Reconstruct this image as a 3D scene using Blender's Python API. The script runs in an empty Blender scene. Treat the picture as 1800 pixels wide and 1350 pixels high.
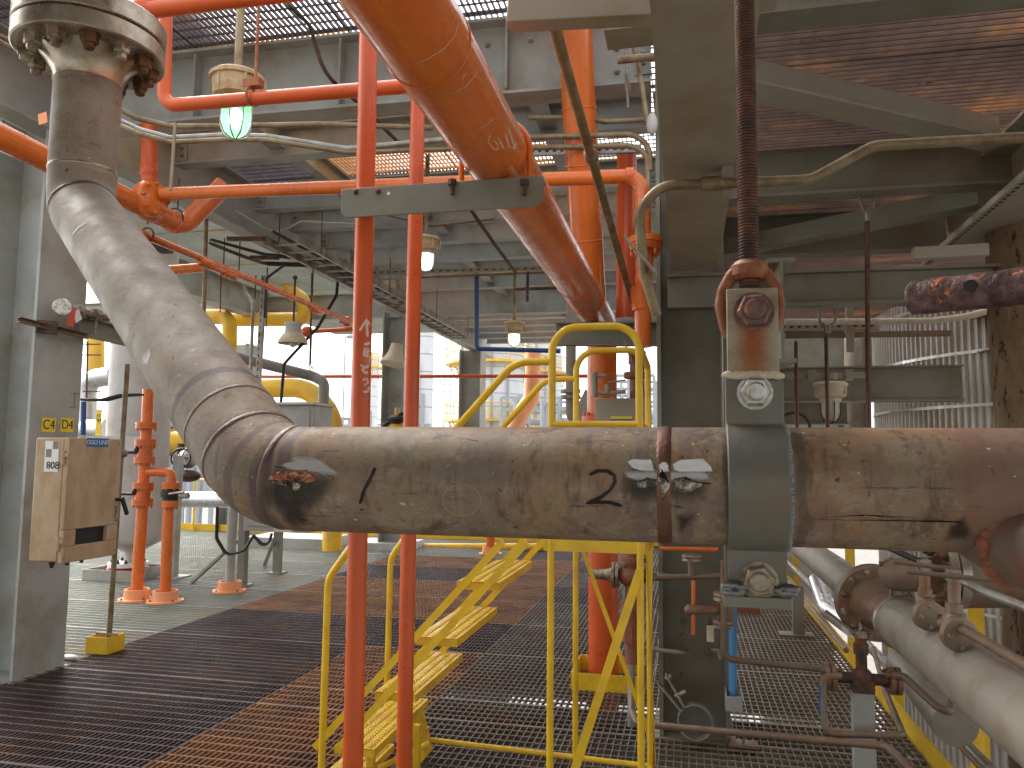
import bpy, math, random
from mathutils import Vector, Matrix
from mathutils.bvhtree import BVHTree
R = math.radians
rnd = random.Random(7)
S = bpy.context.scene
# ------------------------------------------------------------------ camera
FP, DXV = 1380.0, 150.0
DV = (FP*FP + 307*DXV)/130
_Y = Vector((307, -130, -FP)).normalized()
_Z = Vector((DXV, DV, -FP)); _Z = (_Z - _Y*_Z.dot(_Y)).normalized()
_X = _Y.cross(_Z)
MW = Matrix((_X, _Y, _Z))
CAM = Vector((0, 0, 1.6))
cd = bpy.data.cameras.new('camera'); cam = bpy.data.objects.new('camera', cd)
S.collection.objects.link(cam); S.camera = cam
cam.matrix_world = Matrix.Translation(CAM) @ MW.to_4x4()
cd.sensor_width = 36; cd.lens = FP/1800*36; cd.clip_start = .05; cd.clip_end = 2000
# ------------------------------------------------------------------ world, sun, exposure
SUN_EL, SUN_AZ = R(48), R(-60)      # azimuth measured from +Y towards +X
W = bpy.data.worlds.new('World'); S.world = W; W.use_nodes = True
nt = W.node_tree; nt.nodes.clear()
sky = nt.nodes.new('ShaderNodeTexSky'); sky.sky_type = 'NISHITA'; sky.sun_disc = False
sky.sun_elevation = SUN_EL; sky.sun_rotation = SUN_AZ; sky.air_density = 1.0; sky.dust_density = 4.0; sky.ozone_density = 1.0
hs = nt.nodes.new('ShaderNodeHueSaturation'); hs.inputs['Saturation'].default_value = .15
bg = nt.nodes.new('ShaderNodeBackground'); bg.inputs[1].default_value = .15
ow = nt.nodes.new('ShaderNodeOutputWorld')
nt.links.new(sky.outputs[0], hs.inputs['Color']); nt.links.new(hs.outputs[0], bg.inputs[0]); nt.links.new(bg.outputs[0], ow.inputs[0])
sl = bpy.data.lights.new('sun', 'SUN'); sl.energy = .5; sl.angle = R(30); sl.color = (1, .95, .88)
so = bpy.data.objects.new('sun', sl); S.collection.objects.link(so)
_d = Vector((math.sin(SUN_AZ)*math.cos(SUN_EL), math.cos(SUN_AZ)*math.cos(SUN_EL), math.sin(SUN_EL)))
so.rotation_euler = _d.to_track_quat('Z', 'Y').to_euler(); so.location = (0, 0, 30)
S.view_settings.view_transform = 'Standard'; S.view_settings.look = 'None'
S.view_settings.exposure = 1.95; S.view_settings.gamma = 1
S.view_settings.use_curve_mapping = False
S.cycles.max_bounces = 10; S.cycles.diffuse_bounces = 6; S.cycles.use_denoising = True

# ------------------------------------------------------------------ helpers
def P(u, v, Y=None, X=None, Z=None, D=None):
    """point of the place seen at pixel u,v of the 1800x1350 photograph, on a plane of the building grid"""
    d = MW @ Vector((u-900, -(v-675), -FP)) / FP
    if D is not None: return CAM + d*D
    if Y is not None: return CAM + d*((Y-CAM.y)/d.y)
    if X is not None: return CAM + d*((X-CAM.x)/d.x)
    return CAM + d*((Z-CAM.z)/d.z)
V = Vector
def frame(d):
    d = d.normalized(); a = V((0, 0, 1)) if abs(d.z) < .9 else V((1, 0, 0))
    s = d.cross(a).normalized(); return s, s.cross(d).normalized()
class MB:
    def __init__(s): s.v = []; s.f = []; s.uv = {}; s.c = None; s.e = {}
    def box(s, a, b):
        a, b = V(a), V(b); c = (a+b)/2; h = (b-a)/2
        return s.obox(c, V((abs(h.x), 0, 0)), V((0, abs(h.y), 0)), V((0, 0, abs(h.z))))
    def obox(s, c, x, y, z):
        if x.cross(y).dot(z) < 0: x = -x
        i = len(s.v); c = V(c)
        for k in (-1, 1):
            for j in (-1, 1):
                for l in (-1, 1): s.v.append(c + x*l + y*j + z*k)
        for f in ((0, 2, 3, 1), (4, 5, 7, 6), (0, 1, 5, 4), (2, 6, 7, 3), (0, 4, 6, 2), (1, 3, 7, 5)):
            s.f.append([i+q for q in f])
        return s
    def bar(s, p0, p1, w, t, up=(0, 0, 1)):
        """flat bar from p0 to p1, w across up-perp, t along up"""
        p0, p1 = V(p0), V(p1); d = p1-p0; up = V(up); n = d.cross(up).normalized(); u2 = n.cross(d).normalized()
        return s.obox((p0+p1)/2, d/2, n*w/2, u2*t/2)
    def prof(s, p0, p1, pts, up=(0, 0, 1)):
        p0, p1 = V(p0), V(p1); d = (p1-p0).normalized(); n = d.cross(V(up)).normalized(); u2 = n.cross(d).normalized()
        i = len(s.v); m = len(pts)
        for p in (p0, p1):
            for a, b in pts: s.v.append(p + n*a + u2*b)
        for k in range(m):
            j = (k+1) % m; s.f.append([i+k, i+j, i+m+j, i+m+k])
        s.f.append([i+k for k in range(m)][::-1]); s.f.append([i+m+k for k in range(m)])
        return s
    def tube(s, path, r, seg=20, R_=0, cap=True, n_arc=8, closed=False, step=None):
        pts = [V(p) for p in path]; out = [pts[0]]
        for k in range(1, len(pts)-1):
            a, b, c = pts[k-1], pts[k], pts[k+1]; d1 = (b-a).normalized(); d2 = (c-b).normalized()
            ang = d1.angle(d2); rr = R_[k] if isinstance(R_, (list, tuple)) else R_
            if ang < .02 or rr <= 0: out.append(b); continue
            t = min(rr*math.tan(ang/2), (b-a).length*.49, (c-b).length*.49); rr = t/math.tan(ang/2)
            q0 = b-d1*t; ax = d1.cross(d2).normalized(); cn = q0 + ax.cross(d1)*rr
            for q in range(n_arc+1):
                out.append(cn + Matrix.Rotation(ang*q/n_arc, 3, ax) @ (q0-cn))
        out.append(pts[-1])
        if step:
            o2 = [out[0]]
            for a, b in zip(out, out[1:]):
                n = max(1, int((b-a).length/step))
                for q in range(1, n+1): o2.append(a.lerp(b, q/n))
            out = o2
        n = len(out); tg = []
        for k in range(n):
            a = out[max(k-1, 0)]; b = out[min(k+1, n-1)]; tg.append((b-a).normalized())
        sd, up = frame(tg[0]); i0 = len(s.v); L = 0; s.c = []
        for k in range(n):
            if k:
                ax = tg[k-1].cross(tg[k])
                if ax.length > 1e-6: sd = Matrix.Rotation(tg[k-1].angle(tg[k]), 3, ax.normalized()) @ sd
                L += (out[k]-out[k-1]).length
            up = sd.cross(tg[k]).normalized(); s.c.append((out[k], tg[k], L))
            rr = r[k] if isinstance(r, (list, tuple)) and len(r) == n else (r(L) if callable(r) else r)
            for q in range(seg):
                a = 2*math.pi*q/seg; s.v.append(out[k] + (sd*math.cos(a)+up*math.sin(a))*rr)
        for k in range(n-1):
            for q in range(seg):
                j = (q+1) % seg; fi = len(s.f)
                s.f.append([i0+k*seg+q, i0+k*seg+j, i0+(k+1)*seg+j, i0+(k+1)*seg+q])
                s.uv[fi] = [(s.c[k][2], q/seg), (s.c[k][2], (q+1)/seg), (s.c[k+1][2], (q+1)/seg), (s.c[k+1][2], q/seg)]
        if cap:
            s.f.append([i0+q for q in range(seg)][::-1]); s.f.append([i0+(n-1)*seg+q for q in range(seg)])
        return s
    def cyl(s, p0, p1, r, seg=20, r1=None):
        p0, p1 = V(p0), V(p1); L = (p1-p0).length
        return s.lathe(p0, p1-p0, [(0, r), (L, r if r1 is None else r1)], seg)
    def lathe(s, p, ax, prof, seg=24, close=True):
        p = V(p); ax = V(ax).normalized(); sd, up = frame(ax); i0 = len(s.v); n = len(prof)
        for h, r in prof:
            for q in range(seg):
                a = 2*math.pi*q/seg; s.v.append(p + ax*h + (sd*math.cos(a)+up*math.sin(a))*max(r, 1e-4))
        for k in range(n-1):
            for q in range(seg):
                j = (q+1) % seg; s.f.append([i0+k*seg+q, i0+k*seg+j, i0+(k+1)*seg+j, i0+(k+1)*seg+q][::-1])
        if close:
            s.f.append([i0+q for q in range(seg)]); s.f.append([i0+(n-1)*seg+q for q in range(seg)][::-1])
        return s
    def sph(s, p, r, seg=14, ring=9, sc=(1, 1, 1)):
        i0 = len(s.v); p = V(p)
        for k in range(1, ring):
            th = math.pi*k/ring
            for q in range(seg):
                a = 2*math.pi*q/seg
                s.v.append(p + V((r*sc[0]*math.sin(th)*math.cos(a), r*sc[1]*math.sin(th)*math.sin(a), r*sc[2]*math.cos(th))))
        t = len(s.v); s.v.append(p+V((0, 0, r*sc[2]))); s.v.append(p-V((0, 0, r*sc[2])))
        for k in range(ring-2):
            for q in range(seg):
                j = (q+1) % seg; s.f.append([i0+k*seg+q, i0+(k+1)*seg+q, i0+(k+1)*seg+j, i0+k*seg+j])
        for q in range(seg):
            j = (q+1) % seg; s.f.append([t, i0+q, i0+j]); s.f.append([t+1, i0+(ring-2)*seg+j, i0+(ring-2)*seg+q])
        return s
    def ring(s, p, ax, R0, r0, seg=28, sub=8):
        p = V(p); sd, up = frame(V(ax)); ax = V(ax).normalized(); i0 = len(s.v)
        for k in range(seg):
            a = 2*math.pi*k/seg; o = sd*math.cos(a)+up*math.sin(a)
            for q in range(sub):
                b = 2*math.pi*q/sub; s.v.append(p + o*(R0+r0*math.cos(b)) + ax*r0*math.sin(b))
        for k in range(seg):
            for q in range(sub):
                k2, q2 = (k+1) % seg, (q+1) % sub
                s.f.append([i0+k*sub+q, i0+k*sub+q2, i0+k2*sub+q2, i0+k2*sub+q])
        return s
    def bvh(s): return BVHTree.FromPolygons([tuple(v) for v in s.v], [tuple(f) for f in s.f])
def ibeam(mb, p0, p1, h=.3, w=.18, tf=.016, tw=.012, up=(0, 0, 1)):
    a = w/2; b = h/2; c = tw/2
    return mb.prof(p0, p1, [(-a, -b), (a, -b), (a, -b+tf), (c, -b+tf), (c, b-tf), (a, b-tf), (a, b), (-a, b), (-a, b-tf), (-c, b-tf), (-c, -b+tf), (-a, -b+tf)], up)
def chan(mb, p0, p1, h=.1, w=.05, t=.007, up=(0, 0, 1), flip=1):
    b = h/2; f = flip
    pts = [(0, -b), (w*f, -b), (w*f, -b+t), (t*f, -b+t), (t*f, b-t), (w*f, b-t), (w*f, b), (0, b)]
    return mb.prof(p0, p1, pts, up)
def angle(mb, p0, p1, a=.06, b=.06, t=.006, up=(0, 0, 1), fx=1, fz=1):
    return mb.prof(p0, p1, [(0, 0), (a*fx, 0), (a*fx, t*fz), (t*fx, t*fz), (t*fx, b*fz), (0, b*fz)], up)
def _mesh(name, mb, off, smooth=32):
    me = bpy.data.meshes.new(name); me.from_pydata([v-off for v in mb.v], [], mb.f)
    if mb.uv:
        ul = me.uv_layers.new(name='UVMap')
        for fi, uv in mb.uv.items():
            ls = me.polygons[fi].loop_indices
            for l, c in zip(ls, uv): ul.data[l].uv = c
    me.validate(); me.update()
    if smooth:
        me.polygons.foreach_set('use_smooth', [True]*len(me.polygons))
        me.set_sharp_from_angle(angle=R(smooth))
    return me
def put(name, mb, mat, parent=None, label=None, smooth=32, bevel=0):
    """one mesh object; child of parent if given. mb is in world coordinates"""
    if parent is None:
        xs = [v.x for v in mb.v]; ys = [v.y for v in mb.v]; zs = [v.z for v in mb.v]
        off = V(((min(xs)+max(xs))/2, (min(ys)+max(ys))/2, min(zs)))
    else: off = V(parent['_o'])
    me = _mesh(name, mb, off, smooth); me.materials.append(mat)
    o = bpy.data.objects.new(name, me); S.collection.objects.link(o)
    if parent is None: o.location = off
    else: o.parent = parent
    o['_o'] = off
    if label: o['label'] = label
    if bevel:
        m = o.modifiers.new('bevel', 'BEVEL'); m.width = bevel; m.segments = 2; m.limit_method = 'ANGLE'; m.angle_limit = R(50)
    return o
def tag(o, label, cat, group=None):
    o['label'] = label; o['category'] = cat
    if group: o['group'] = group
    return o
def one(name, label, cat, mb, mat, group=None, **k): return tag(put(name, mb, mat, **k), label, cat, group)
def thing(name, label, cat, loc, group=None):
    o = bpy.data.objects.new(name, None); S.collection.objects.link(o); o.location = loc; o['_o'] = V(loc)
    o.empty_display_size = .05
    return tag(o, label, cat, group)
def struct(name, mb, mat, **k):
    o = put(name, mb, mat, **k); o['kind'] = 'structure'; return o
_hx = {}
def bolt(parent, p, ax, r, h, mat, stud=.55, name='bolt'):
    """hex nut with a stud end, mesh shared between alike bolts"""
    key = (round(r, 4), round(h, 4), stud, mat.name)
    if key not in _hx:
        mb = MB(); mb.lathe((0, 0, 0), (0, 0, 1), [(0, r), (h*.85, r), (h, r*.86)], 6)
        if stud: mb.lathe((0, 0, h*.9), (0, 0, 1), [(0, r*stud), (h*.55, r*stud), (h*.65, r*stud*.8)], 12)
        mb.lathe((0, 0, -.0005), (0, 0, 1), [(0, r*1.15), (h*.12, r*1.15)], 16)
        me = _mesh(name, mb, V((0, 0, 0)), 30); me.materials.append(mat); _hx[key] = me
    o = bpy.data.objects.new(name, _hx[key]); S.collection.objects.link(o); o.parent = parent
    o.location = V(p) - V(parent['_o'])
    q = V(ax).normalized().to_track_quat('Z', 'Y'); o.rotation_mode = 'QUATERNION'
    o.rotation_quaternion = q @ Matrix.Rotation(rnd.random()*1.2, 3, 'Z').to_quaternion()
    return o
def bolts(parent, c, ax, Rb, n, r, h, mat, ph=0, stud=.55):
    sd, up = frame(V(ax))
    for k in range(n):
        a = 2*math.pi*(k+ph)/n; bolt(parent, V(c)+(sd*math.cos(a)+up*math.sin(a))*Rb, ax, r, h, mat, stud)
def text(parent, name, body, c, right, up, size, mat, off=.0015, sx=1, xc='CENTER'):
    cu = bpy.data.curves.new(name, 'FONT'); cu.body = body; cu.size = 1; cu.align_x = xc; cu.align_y = 'CENTER'; cu.extrude = 0.004
    to = bpy.data.objects.new('tmp', cu); S.collection.objects.link(to); bpy.context.view_layer.update()
    me = bpy.data.meshes.new_from_object(to); bpy.data.objects.remove(to)
    right, up = V(right).normalized(), V(up).normalized(); n = right.cross(up)
    M = Matrix((right*size*sx, up*size, n*.2)).transposed().to_4x4(); M.translation = V(c)+n*off - V(parent['_o'])
    me.transform(M); me.materials.clear(); me.materials.append(mat); me.name = name
    o = bpy.data.objects.new(name, me); S.collection.objects.link(o); o.parent = parent; return o
def cast(bvh, u, v, off):
    d = (MW @ Vector((u-900, -(v-675), -FP))).normalized(); h = bvh.ray_cast(CAM, d)
    if h[0] is None: return None
    n = h[1]; n = -n if n.dot(d) > 0 else n
    return h[0]+n*off, n
def stroke(mb, bvh, pts, w, off=.0008):
    """paint stroke lying on a surface, w in photo pixels"""
    L = [V((a, b, 0)) for a, b in pts]; q = []
    for a, b in zip(L, L[1:]):
        n = max(1, int((b-a).length/4))
        for k in range(n): q.append(a.lerp(b, k/n))
    q.append(L[-1]); rows = []
    for k, p in enumerate(q):
        t = (q[min(k+1, len(q)-1)]-q[max(k-1, 0)]).normalized(); nn = V((-t.y, t.x, 0))*w/2*(.85+.3*rnd.random())
        if k in (0, len(q)-1): nn *= .6
        a = cast(bvh, p.x+nn.x, p.y+nn.y, off); b = cast(bvh, p.x-nn.x, p.y-nn.y, off)
        if a and b: rows.append((a[0], b[0]))
    i = len(mb.v)
    for a, b in rows: mb.v += [a, b]
    for k in range(len(rows)-1): mb.f.append([i+2*k, i+2*k+1, i+2*k+3, i+2*k+2])
def patch(mb, bvh, poly, off=.0007, st=4, lump=0, seed=1):
    """film or scab lying on a surface, outline in photo pixels"""
    from mathutils import noise
    vs = [p[1] for p in poly]; v0, v1 = min(vs), max(vs); n = max(2, int((v1-v0)/st)); cols = max(4, int((max(p[0] for p in poly)-min(p[0] for p in poly))/st))
    grid = []
    for k in range(n+1):
        v = v0+(v1-v0)*(k+.02)/(n+.04); xs = []
        for (a, b), (c, d) in zip(poly, poly[1:]+poly[:1]):
            if (b-v)*(d-v) < 0: xs.append(a+(c-a)*(v-b)/(d-b))
        if len(xs) < 2: continue
        lo, hi = min(xs), max(xs); row = []
        for j in range(cols+1):
            t = j/cols; u = lo+(hi-lo)*t
            e = min(t, 1-t, k/n, 1-k/n)*4; e = min(1, e)
            nz = noise.noise(V((u*.09+seed, v*.13, seed)))*.5+.5 + .5*noise.noise(V((u*.3+seed, v*.35, seed+3)))
            r = cast(bvh, u+(rnd.random()-.5)*st*.5, v+(rnd.random()-.5)*st*.5, off + lump*e*max(nz, 0))
            row.append((r[0], min(t*(hi-lo), (1-t)*(hi-lo), v-v0, v1-v)/9) if r else None)
        grid.append(row)
    i = len(mb.v); idx = {}
    for a, row in enumerate(grid):
        for b, p in enumerate(row):
            if p is not None: idx[a, b] = len(mb.v); mb.v.append(p[0]); mb.e[idx[a, b]] = p[1]
    for a in range(len(grid)-1):
        for b in range(cols):
            q = [(a, b), (a, b+1), (a+1, b+1), (a+1, b)]
            if all(x in idx for x in q): mb.uv[len(mb.f)] = [(mb.e[idx[x]], 0) for x in q]; mb.f.append([idx[x] for x in q])
# ------------------------------------------------------------------ materials
def mat(name, base, rough=.5, metal=0, var=.25, c2=None, a2=.0, s2=3, c3=None, a3=0, s3=12, bump=.15, sb=60, stretch=(1, 1, 1), spec=.38, coat=0, alpha=1):
    m = bpy.data.materials.new(name); m.use_nodes = True; n = m.node_tree.nodes; l = m.node_tree.links
    b = n['Principled BSDF']; b.inputs['Metallic'].default_value = metal; b.inputs['Specular IOR Level'].default_value = spec
    b.inputs['Coat Weight'].default_value = coat; b.inputs['Coat Roughness'].default_value = .12
    g = n.new('ShaderNodeNewGeometry'); mp = n.new('ShaderNodeMapping'); mp.inputs['Scale'].default_value = stretch
    l.new(g.outputs['Position'], mp.inputs['Vector'])
    def noise(sc, det=5, ro=.6):
        t = n.new('ShaderNodeTexNoise'); t.inputs['Scale'].default_value = sc; t.inputs['Detail'].default_value = det; t.inputs['Roughness'].default_value = ro
        l.new(mp.outputs[0], t.inputs['Vector']); return t
    def ramp(src, lo, hi):
        t = n.new('ShaderNodeMapRange'); t.interpolation_type = 'SMOOTHSTEP'; t.inputs['From Min'].default_value = lo; t.inputs['From Max'].default_value = hi
        l.new(src, t.inputs['Value']); return t.outputs[0]
    def mix(f, a, c):
        t = n.new('ShaderNodeMix'); t.data_type = 'RGBA'; l.new(f, t.inputs['Factor'])
        if isinstance(a, tuple): t.inputs['A'].default_value = a+(1,)
        else: l.new(a, t.inputs['A'])
        t.inputs['B'].default_value = tuple(c)+(1,); return t.outputs['Result']
    n1 = noise(2.2, 6); n2 = noise(s2*1.7+.3, 7, .65)
    dark = tuple(x*(1-var) for x in base); lite = tuple(min(1, x*(1+var*.6)) for x in base)
    col = mix(ramp(n1.outputs[0], .3, .7), dark, lite)
    if a2:
        col = mix(ramp(n2.outputs[0], 1-a2-.18 if a2 < .6 else .3, 1-a2+.12 if a2 < .6 else .55), col, c2)
    if c3:
        n3 = noise(s3, 6, .7); f3 = ramp(n3.outputs[0], .72-a3, .78-a3); col = mix(f3, col, c3)
    l.new(col, b.inputs['Base Color'])
    nr = noise(14, 4); mr = n.new('ShaderNodeMapRange'); mr.inputs['To Min'].default_value = max(.04, rough-.1); mr.inputs['To Max'].default_value = min(1, rough+.14)
    mr.inputs['From Min'].default_value = .3; mr.inputs['From Max'].default_value = .7
    l.new(nr.outputs[0], mr.inputs['Value']); l.new(mr.outputs[0], b.inputs['Roughness'])
    if bump:
        nb = noise(sb, 4, .6); bp = n.new('ShaderNodeBump'); bp.inputs['Strength'].default_value = bump; bp.inputs['Distance'].default_value = .004
        l.new(nb.outputs[0], bp.inputs['Height']); l.new(bp.outputs[0], b.inputs['Normal'])
    return m
RUST = (.22, .075, .025); DIRT = (.12, .085, .055)
M = {}
M['steel'] = mat('grey_painted_steel', (.37, .38, .36), .5, var=.14, c2=(.27, .235, .175), a2=.40, s2=.9, c3=(.12, .07, .035), a3=.02, s3=22, bump=.05)
M['steel_dk'] = mat('olive_grey_steel', (.21, .205, .165), .5, var=.18, c2=(.17, .13, .08), a2=.42, s2=1.2, c3=(.1, .05, .03), a3=.02, s3=25, bump=.06)
M['steel_bg'] = mat('beige_grey_steel', (.33, .30, .23), .5, var=.1, c2=(.27, .20, .12), a2=.36, s2=1.5, c3=(.14, .075, .03), a3=.03, s3=20, bump=.06)
M['galv'] = mat('galvanised', (.36, .36, .33), .42, .55, var=.2, c2=(.22, .16, .1), a2=.42, s2=4, bump=.1)
M['cond'] = mat('weathered_conduit', (.30, .235, .14), .45, .25, var=.25, c2=(.16, .10, .05), a2=.45, s2=5, c3=(.38, .34, .27), a3=.06, s3=8, bump=.12)
M['orange'] = mat('orange_paint', (.66, .15, .022), .24, var=.08, c2=(.50, .095, .02), a2=.34, s2=.7, c3=(.25, .06, .02), a3=-.045, s3=40, bump=.03, sb=25, coat=.3)
M['red'] = mat('red_orange_paint', (.60, .095, .017), .34, var=.1, c2=(.44, .07, .024), a2=.36, s2=1.2, c3=(.16, .03, .015), a3=-.01, s3=40, bump=.05, sb=25, coat=.12)
M['salmon'] = mat('salmon_primer', (.78, .33, .15), .5, var=.15, bump=.1)
M['rustred'] = mat('rusty_red_casting', (.30, .075, .03), .6, var=.4, c2=(.2, .09, .05), a2=.48, s2=9, c3=(.42, .2, .1), a3=.03, s3=30, bump=.4)
M['yellow'] = mat('yellow_paint', (.78, .50, .022), .36, var=.1, c2=(.62, .36, .02), a2=.4, s2=3, c3=(.07, .035, .02), a3=.015, s3=30, bump=.08, coat=.15)
M['yelpipe'] = mat('yellow_pipe_paint', (.80, .47, .03), .4, var=.1, c2=(.6, .36, .08), a2=.4, s2=2, bump=.05)
M['white'] = mat('white_paint', (.72, .72, .68), .45, var=.08, bump=.03)
M['lgrey'] = mat('pale_grey_vessel_paint', (.50, .475, .46), .5, var=.07, c2=(.36, .32, .29), a2=.38, s2=1, bump=.03)
M['black'] = mat('black_plastic', (.02, .02, .02), .5, var=.2, bump=.1)
M['dark'] = mat('dark_iron', (.07, .05, .042), .6, .3, var=.35, c2=RUST, a2=.4, s2=8, bump=.3)
M['blue'] = mat('blue_pipe_paint', (.10, .30, .58), .4, var=.1, bump=.03)
M['dblue'] = mat('dark_blue_paint', (.025, .075, .22), .4, var=.15, bump=.03)
M['tan'] = mat('tan_fibreglass', (.50, .375, .25), .55, var=.12, c2=(.38, .24, .12), a2=.46, s2=5, c3=(.30, .18, .10), a3=.05, s3=34, bump=.14, stretch=(1, 1, .45))
M['beigelamp'] = mat('beige_cast_housing', (.46, .36, .20), .55, var=.15, c2=(.33, .2, .08), a2=.42, s2=9, bump=.15)
M['cream'] = mat('cream_lamp_paint', (.60, .53, .39), .5, var=.1, c2=(.4, .32, .2), a2=.35, s2=8, bump=.05)
M['pipegrey'] = mat('stained_grey_pipe', (.265, .24, .195), .46, .12, var=.08, c2=(.21, .165, .115), a2=.40, s2=4, c3=(.13, .07, .04), a3=.03, s3=22, bump=.12)
M['rustpipe'] = mat('brown_rusted_pipe', (.19, .145, .105), .5, .3, var=.3, c2=(.21, .105, .055), a2=.42, s2=8, c3=(.35, .3, .25), a3=.04, s3=16, bump=.3)
M['rflange'] = mat('rusted_flange_steel', (.24, .185, .13), .48, .35, var=.3, c2=(.22, .10, .05), a2=.44, s2=5, bump=.3)
M['silver'] = mat('aluminium_cladding', (.62, .63, .65), .32, .85, var=.08, c2=(.42, .38, .33), a2=.35, s2=1, bump=.04)
M['clad'] = mat('corrugated_cladding_metal', (.46, .44, .40), .38, .35, var=.1, c2=(.33, .26, .19), a2=.36, s2=.6, bump=0)
M['jacket'] = mat('grey_insulated_jacket', (.26, .24, .215), .5, .3, var=.15, bump=.1)
M['sspaint'] = mat('clean_flange_steel', (.47, .42, .34), .3, .75, var=.16, c2=(.25, .19, .12), a2=.42, s2=6, bump=.1, sb=90)
M['nut'] = mat('stained_steel_nut', (.40, .35, .26), .42, .6, var=.3, c2=(.15, .09, .05), a2=.45, s2=20, bump=.25, sb=120)
M['nutd'] = mat('dark_rusted_nut', (.10, .055, .03), .5, .4, var=.35, c2=(.22, .11, .05), a2=.44, s2=25, bump=.3, sb=120)
M['nutz'] = mat('zinc_nut', (.55, .55, .52), .33, .8, var=.25, c2=(.3, .25, .17), a2=.42, s2=30, bump=.3, sb=150)
M['nutp'] = mat('purple_rusted_nut', (.17, .095, .09), .5, .4, var=.3, c2=(.28, .13, .07), a2=.42, s2=30, bump=.35, sb=150)
M['eye'] = mat('red_primer_forging', (.25, .065, .030), .55, .1, var=.3, c2=(.33, .13, .045), a2=.46, s2=14, bump=.2, sb=130)
M['thread'] = mat('brown_threaded_rod', (.11, .065, .055), .5, .5, var=.3, c2=(.18, .08, .045), a2=.44, s2=20, bump=.2, sb=200)
M['clamp'] = mat('grey_green_clamp_paint', (.175, .172, .155), .45, .2, var=.3, c2=(.16, .13, .085), a2=.42, s2=7, c3=(.30, .31, .30), a3=-.02, s3=45, bump=.22, sb=110)
M['weld'] = mat('silver_weld_bead', (.36, .36, .36), .38, .7, var=.45, bump=.8, sb=260)
M['gpurple'] = mat('dark_purple_rusted_grating', (.10, .072, .072), .5, .35, var=.35, c2=(.17, .085, .05), a2=.34, s2=.9, bump=0)
M['gorange'] = mat('orange_rusted_grating', (.36, .18, .085), .6, .1, var=.3, c2=(.17, .09, .065), a2=.44, s2=1.1, bump=0)
M['ggrey'] = mat('galvanised_grating', (.30, .31, .27), .5, .35, var=.15, c2=(.36, .24, .12), a2=.33, s2=.6, bump=0)
M['gdark'] = mat('weathered_dark_grating', (.17, .14, .12), .5, .4, var=.3, c2=(.2, .1, .06), a2=.36, s2=1.2, bump=0)
M['gbeige'] = mat('weathered_beige_grating', (.25, .21, .155), .5, .35, var=.2, c2=(.2, .12, .07), a2=.38, s2=1.2, bump=0)
M['gceil'] = mat('purple_brown_ceiling_grating', (.25, .17, .145), .5, .15, var=.25, c2=(.66, .38, .17), a2=.34, s2=1.6, c3=(.09, .055, .05), a3=.09, s3=14, bump=.1, stretch=(.6, 1.3, 1))
M['gtan'] = mat('rusty_tan_ceiling_grating', (.62, .34, .12), .55, .1, var=.25, c2=(.2, .12, .1), a2=.33, s2=1, bump=0)
M['concrete'] = mat('pale_concrete_ground', (.24, .225, .20), .85, var=.15, c2=(.2, .18, .15), a2=.4, s2=.3, bump=.1)
M['wood'] = mat('brown_timber', (.30, .20, .12), .7, var=.25, bump=.2, stretch=(1, .2, 1))
M['fire'] = mat('rusted_fireproofing', (.29, .215, .125), .85, var=.2, c2=(.20, .13, .07), a2=.5, s2=6, c3=(.06, .03, .02), a3=.175, s3=14, bump=1.0, sb=22, stretch=(1, 1, .45))
M['rustbar'] = mat('scaly_rusted_bar', (.145, .085, .085), .5, .4, var=.45, c2=(.05, .025, .022), a2=.5, s2=24, c3=(.50, .13, .04), a3=.19, s3=20, bump=.9, sb=70)
M['chalk'] = mat('pale_chalk_mark', (.72, .50, .42), .9, var=.1, bump=0)
M['marker'] = mat('black_marker_ink', (.018, .008, .012), .4, var=.3, bump=0)
M['ink'] = mat('black_print', (.012, .012, .012), .5, var=.1, bump=0)
M['labely'] = mat('yellow_label', (.85, .60, .02), .45, var=.05, bump=0)
M['labelb'] = mat('blue_label', (.03, .16, .40), .4, var=.12, bump=0)
M['labelw'] = mat('white_label', (.72, .73, .70), .45, var=.05, bump=0)
M['redtag'] = mat('red_tag', (.60, .08, .05), .5, var=.15, bump=0)
M['haze_tower'] = mat('haze_paled_tower_cladding', (.70, .72, .74), .6, var=.06, bump=0)  # distance haze put into the colour of the far cladding
M['haze_steel'] = mat('haze_paled_far_steel', (.36, .38, .40), .6, var=.08, bump=0)  # far steel paled the same way to suggest haze
M['bare'] = mat('ground_bright_metal', (.80, .81, .82), .35, .1, var=.1, c2=(.5, .48, .44), a2=.36, s2=30, bump=.3, sb=160, stretch=(.25, 1, 1))
M['scab'] = mat('cracked_shiny_oxide', (.10, .095, .085), .2, .8, var=.6, c2=(.42, .36, .28), a2=.40, s2=45, bump=.4, sb=120)
M['scabred'] = mat('red_cracked_oxide', (.30, .07, .03), .25, .4, var=.4, c2=(.5, .3, .16), a2=.40, s2=40, bump=.5, sb=90)
def emis(name, col, st, base):
    m = mat(name, base, .15, bump=0, var=0); b = m.node_tree.nodes['Principled BSDF']
    b.inputs['Emission Color'].default_value = col+(1,); b.inputs['Emission Strength'].default_value = st
    if 'glass' in name: b.inputs['Transmission Weight'].default_value = .75; b.inputs['Roughness'].default_value = .25; b.inputs['IOR'].default_value = 1.1
    return m
M['bulb'] = emis('lit_bulb', (1, .98, .88), 3, (.9, .9, .9))
M['gg'] = emis('glowing_green_lamp_glass', (.20, .50, .27), .30, (.45, .95, .62))
M['gw'] = emis('glowing_warm_lamp_glass', (1, .93, .78), .4, (.8, .75, .6))
M['gb'] = emis('glowing_cool_lamp_glass', (.75, .98, 1), .4, (.7, .8, .8))
M['goff'] = mat('unlit_lamp_glass', (.55, .52, .42), .1, var=.1, bump=0)

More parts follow.
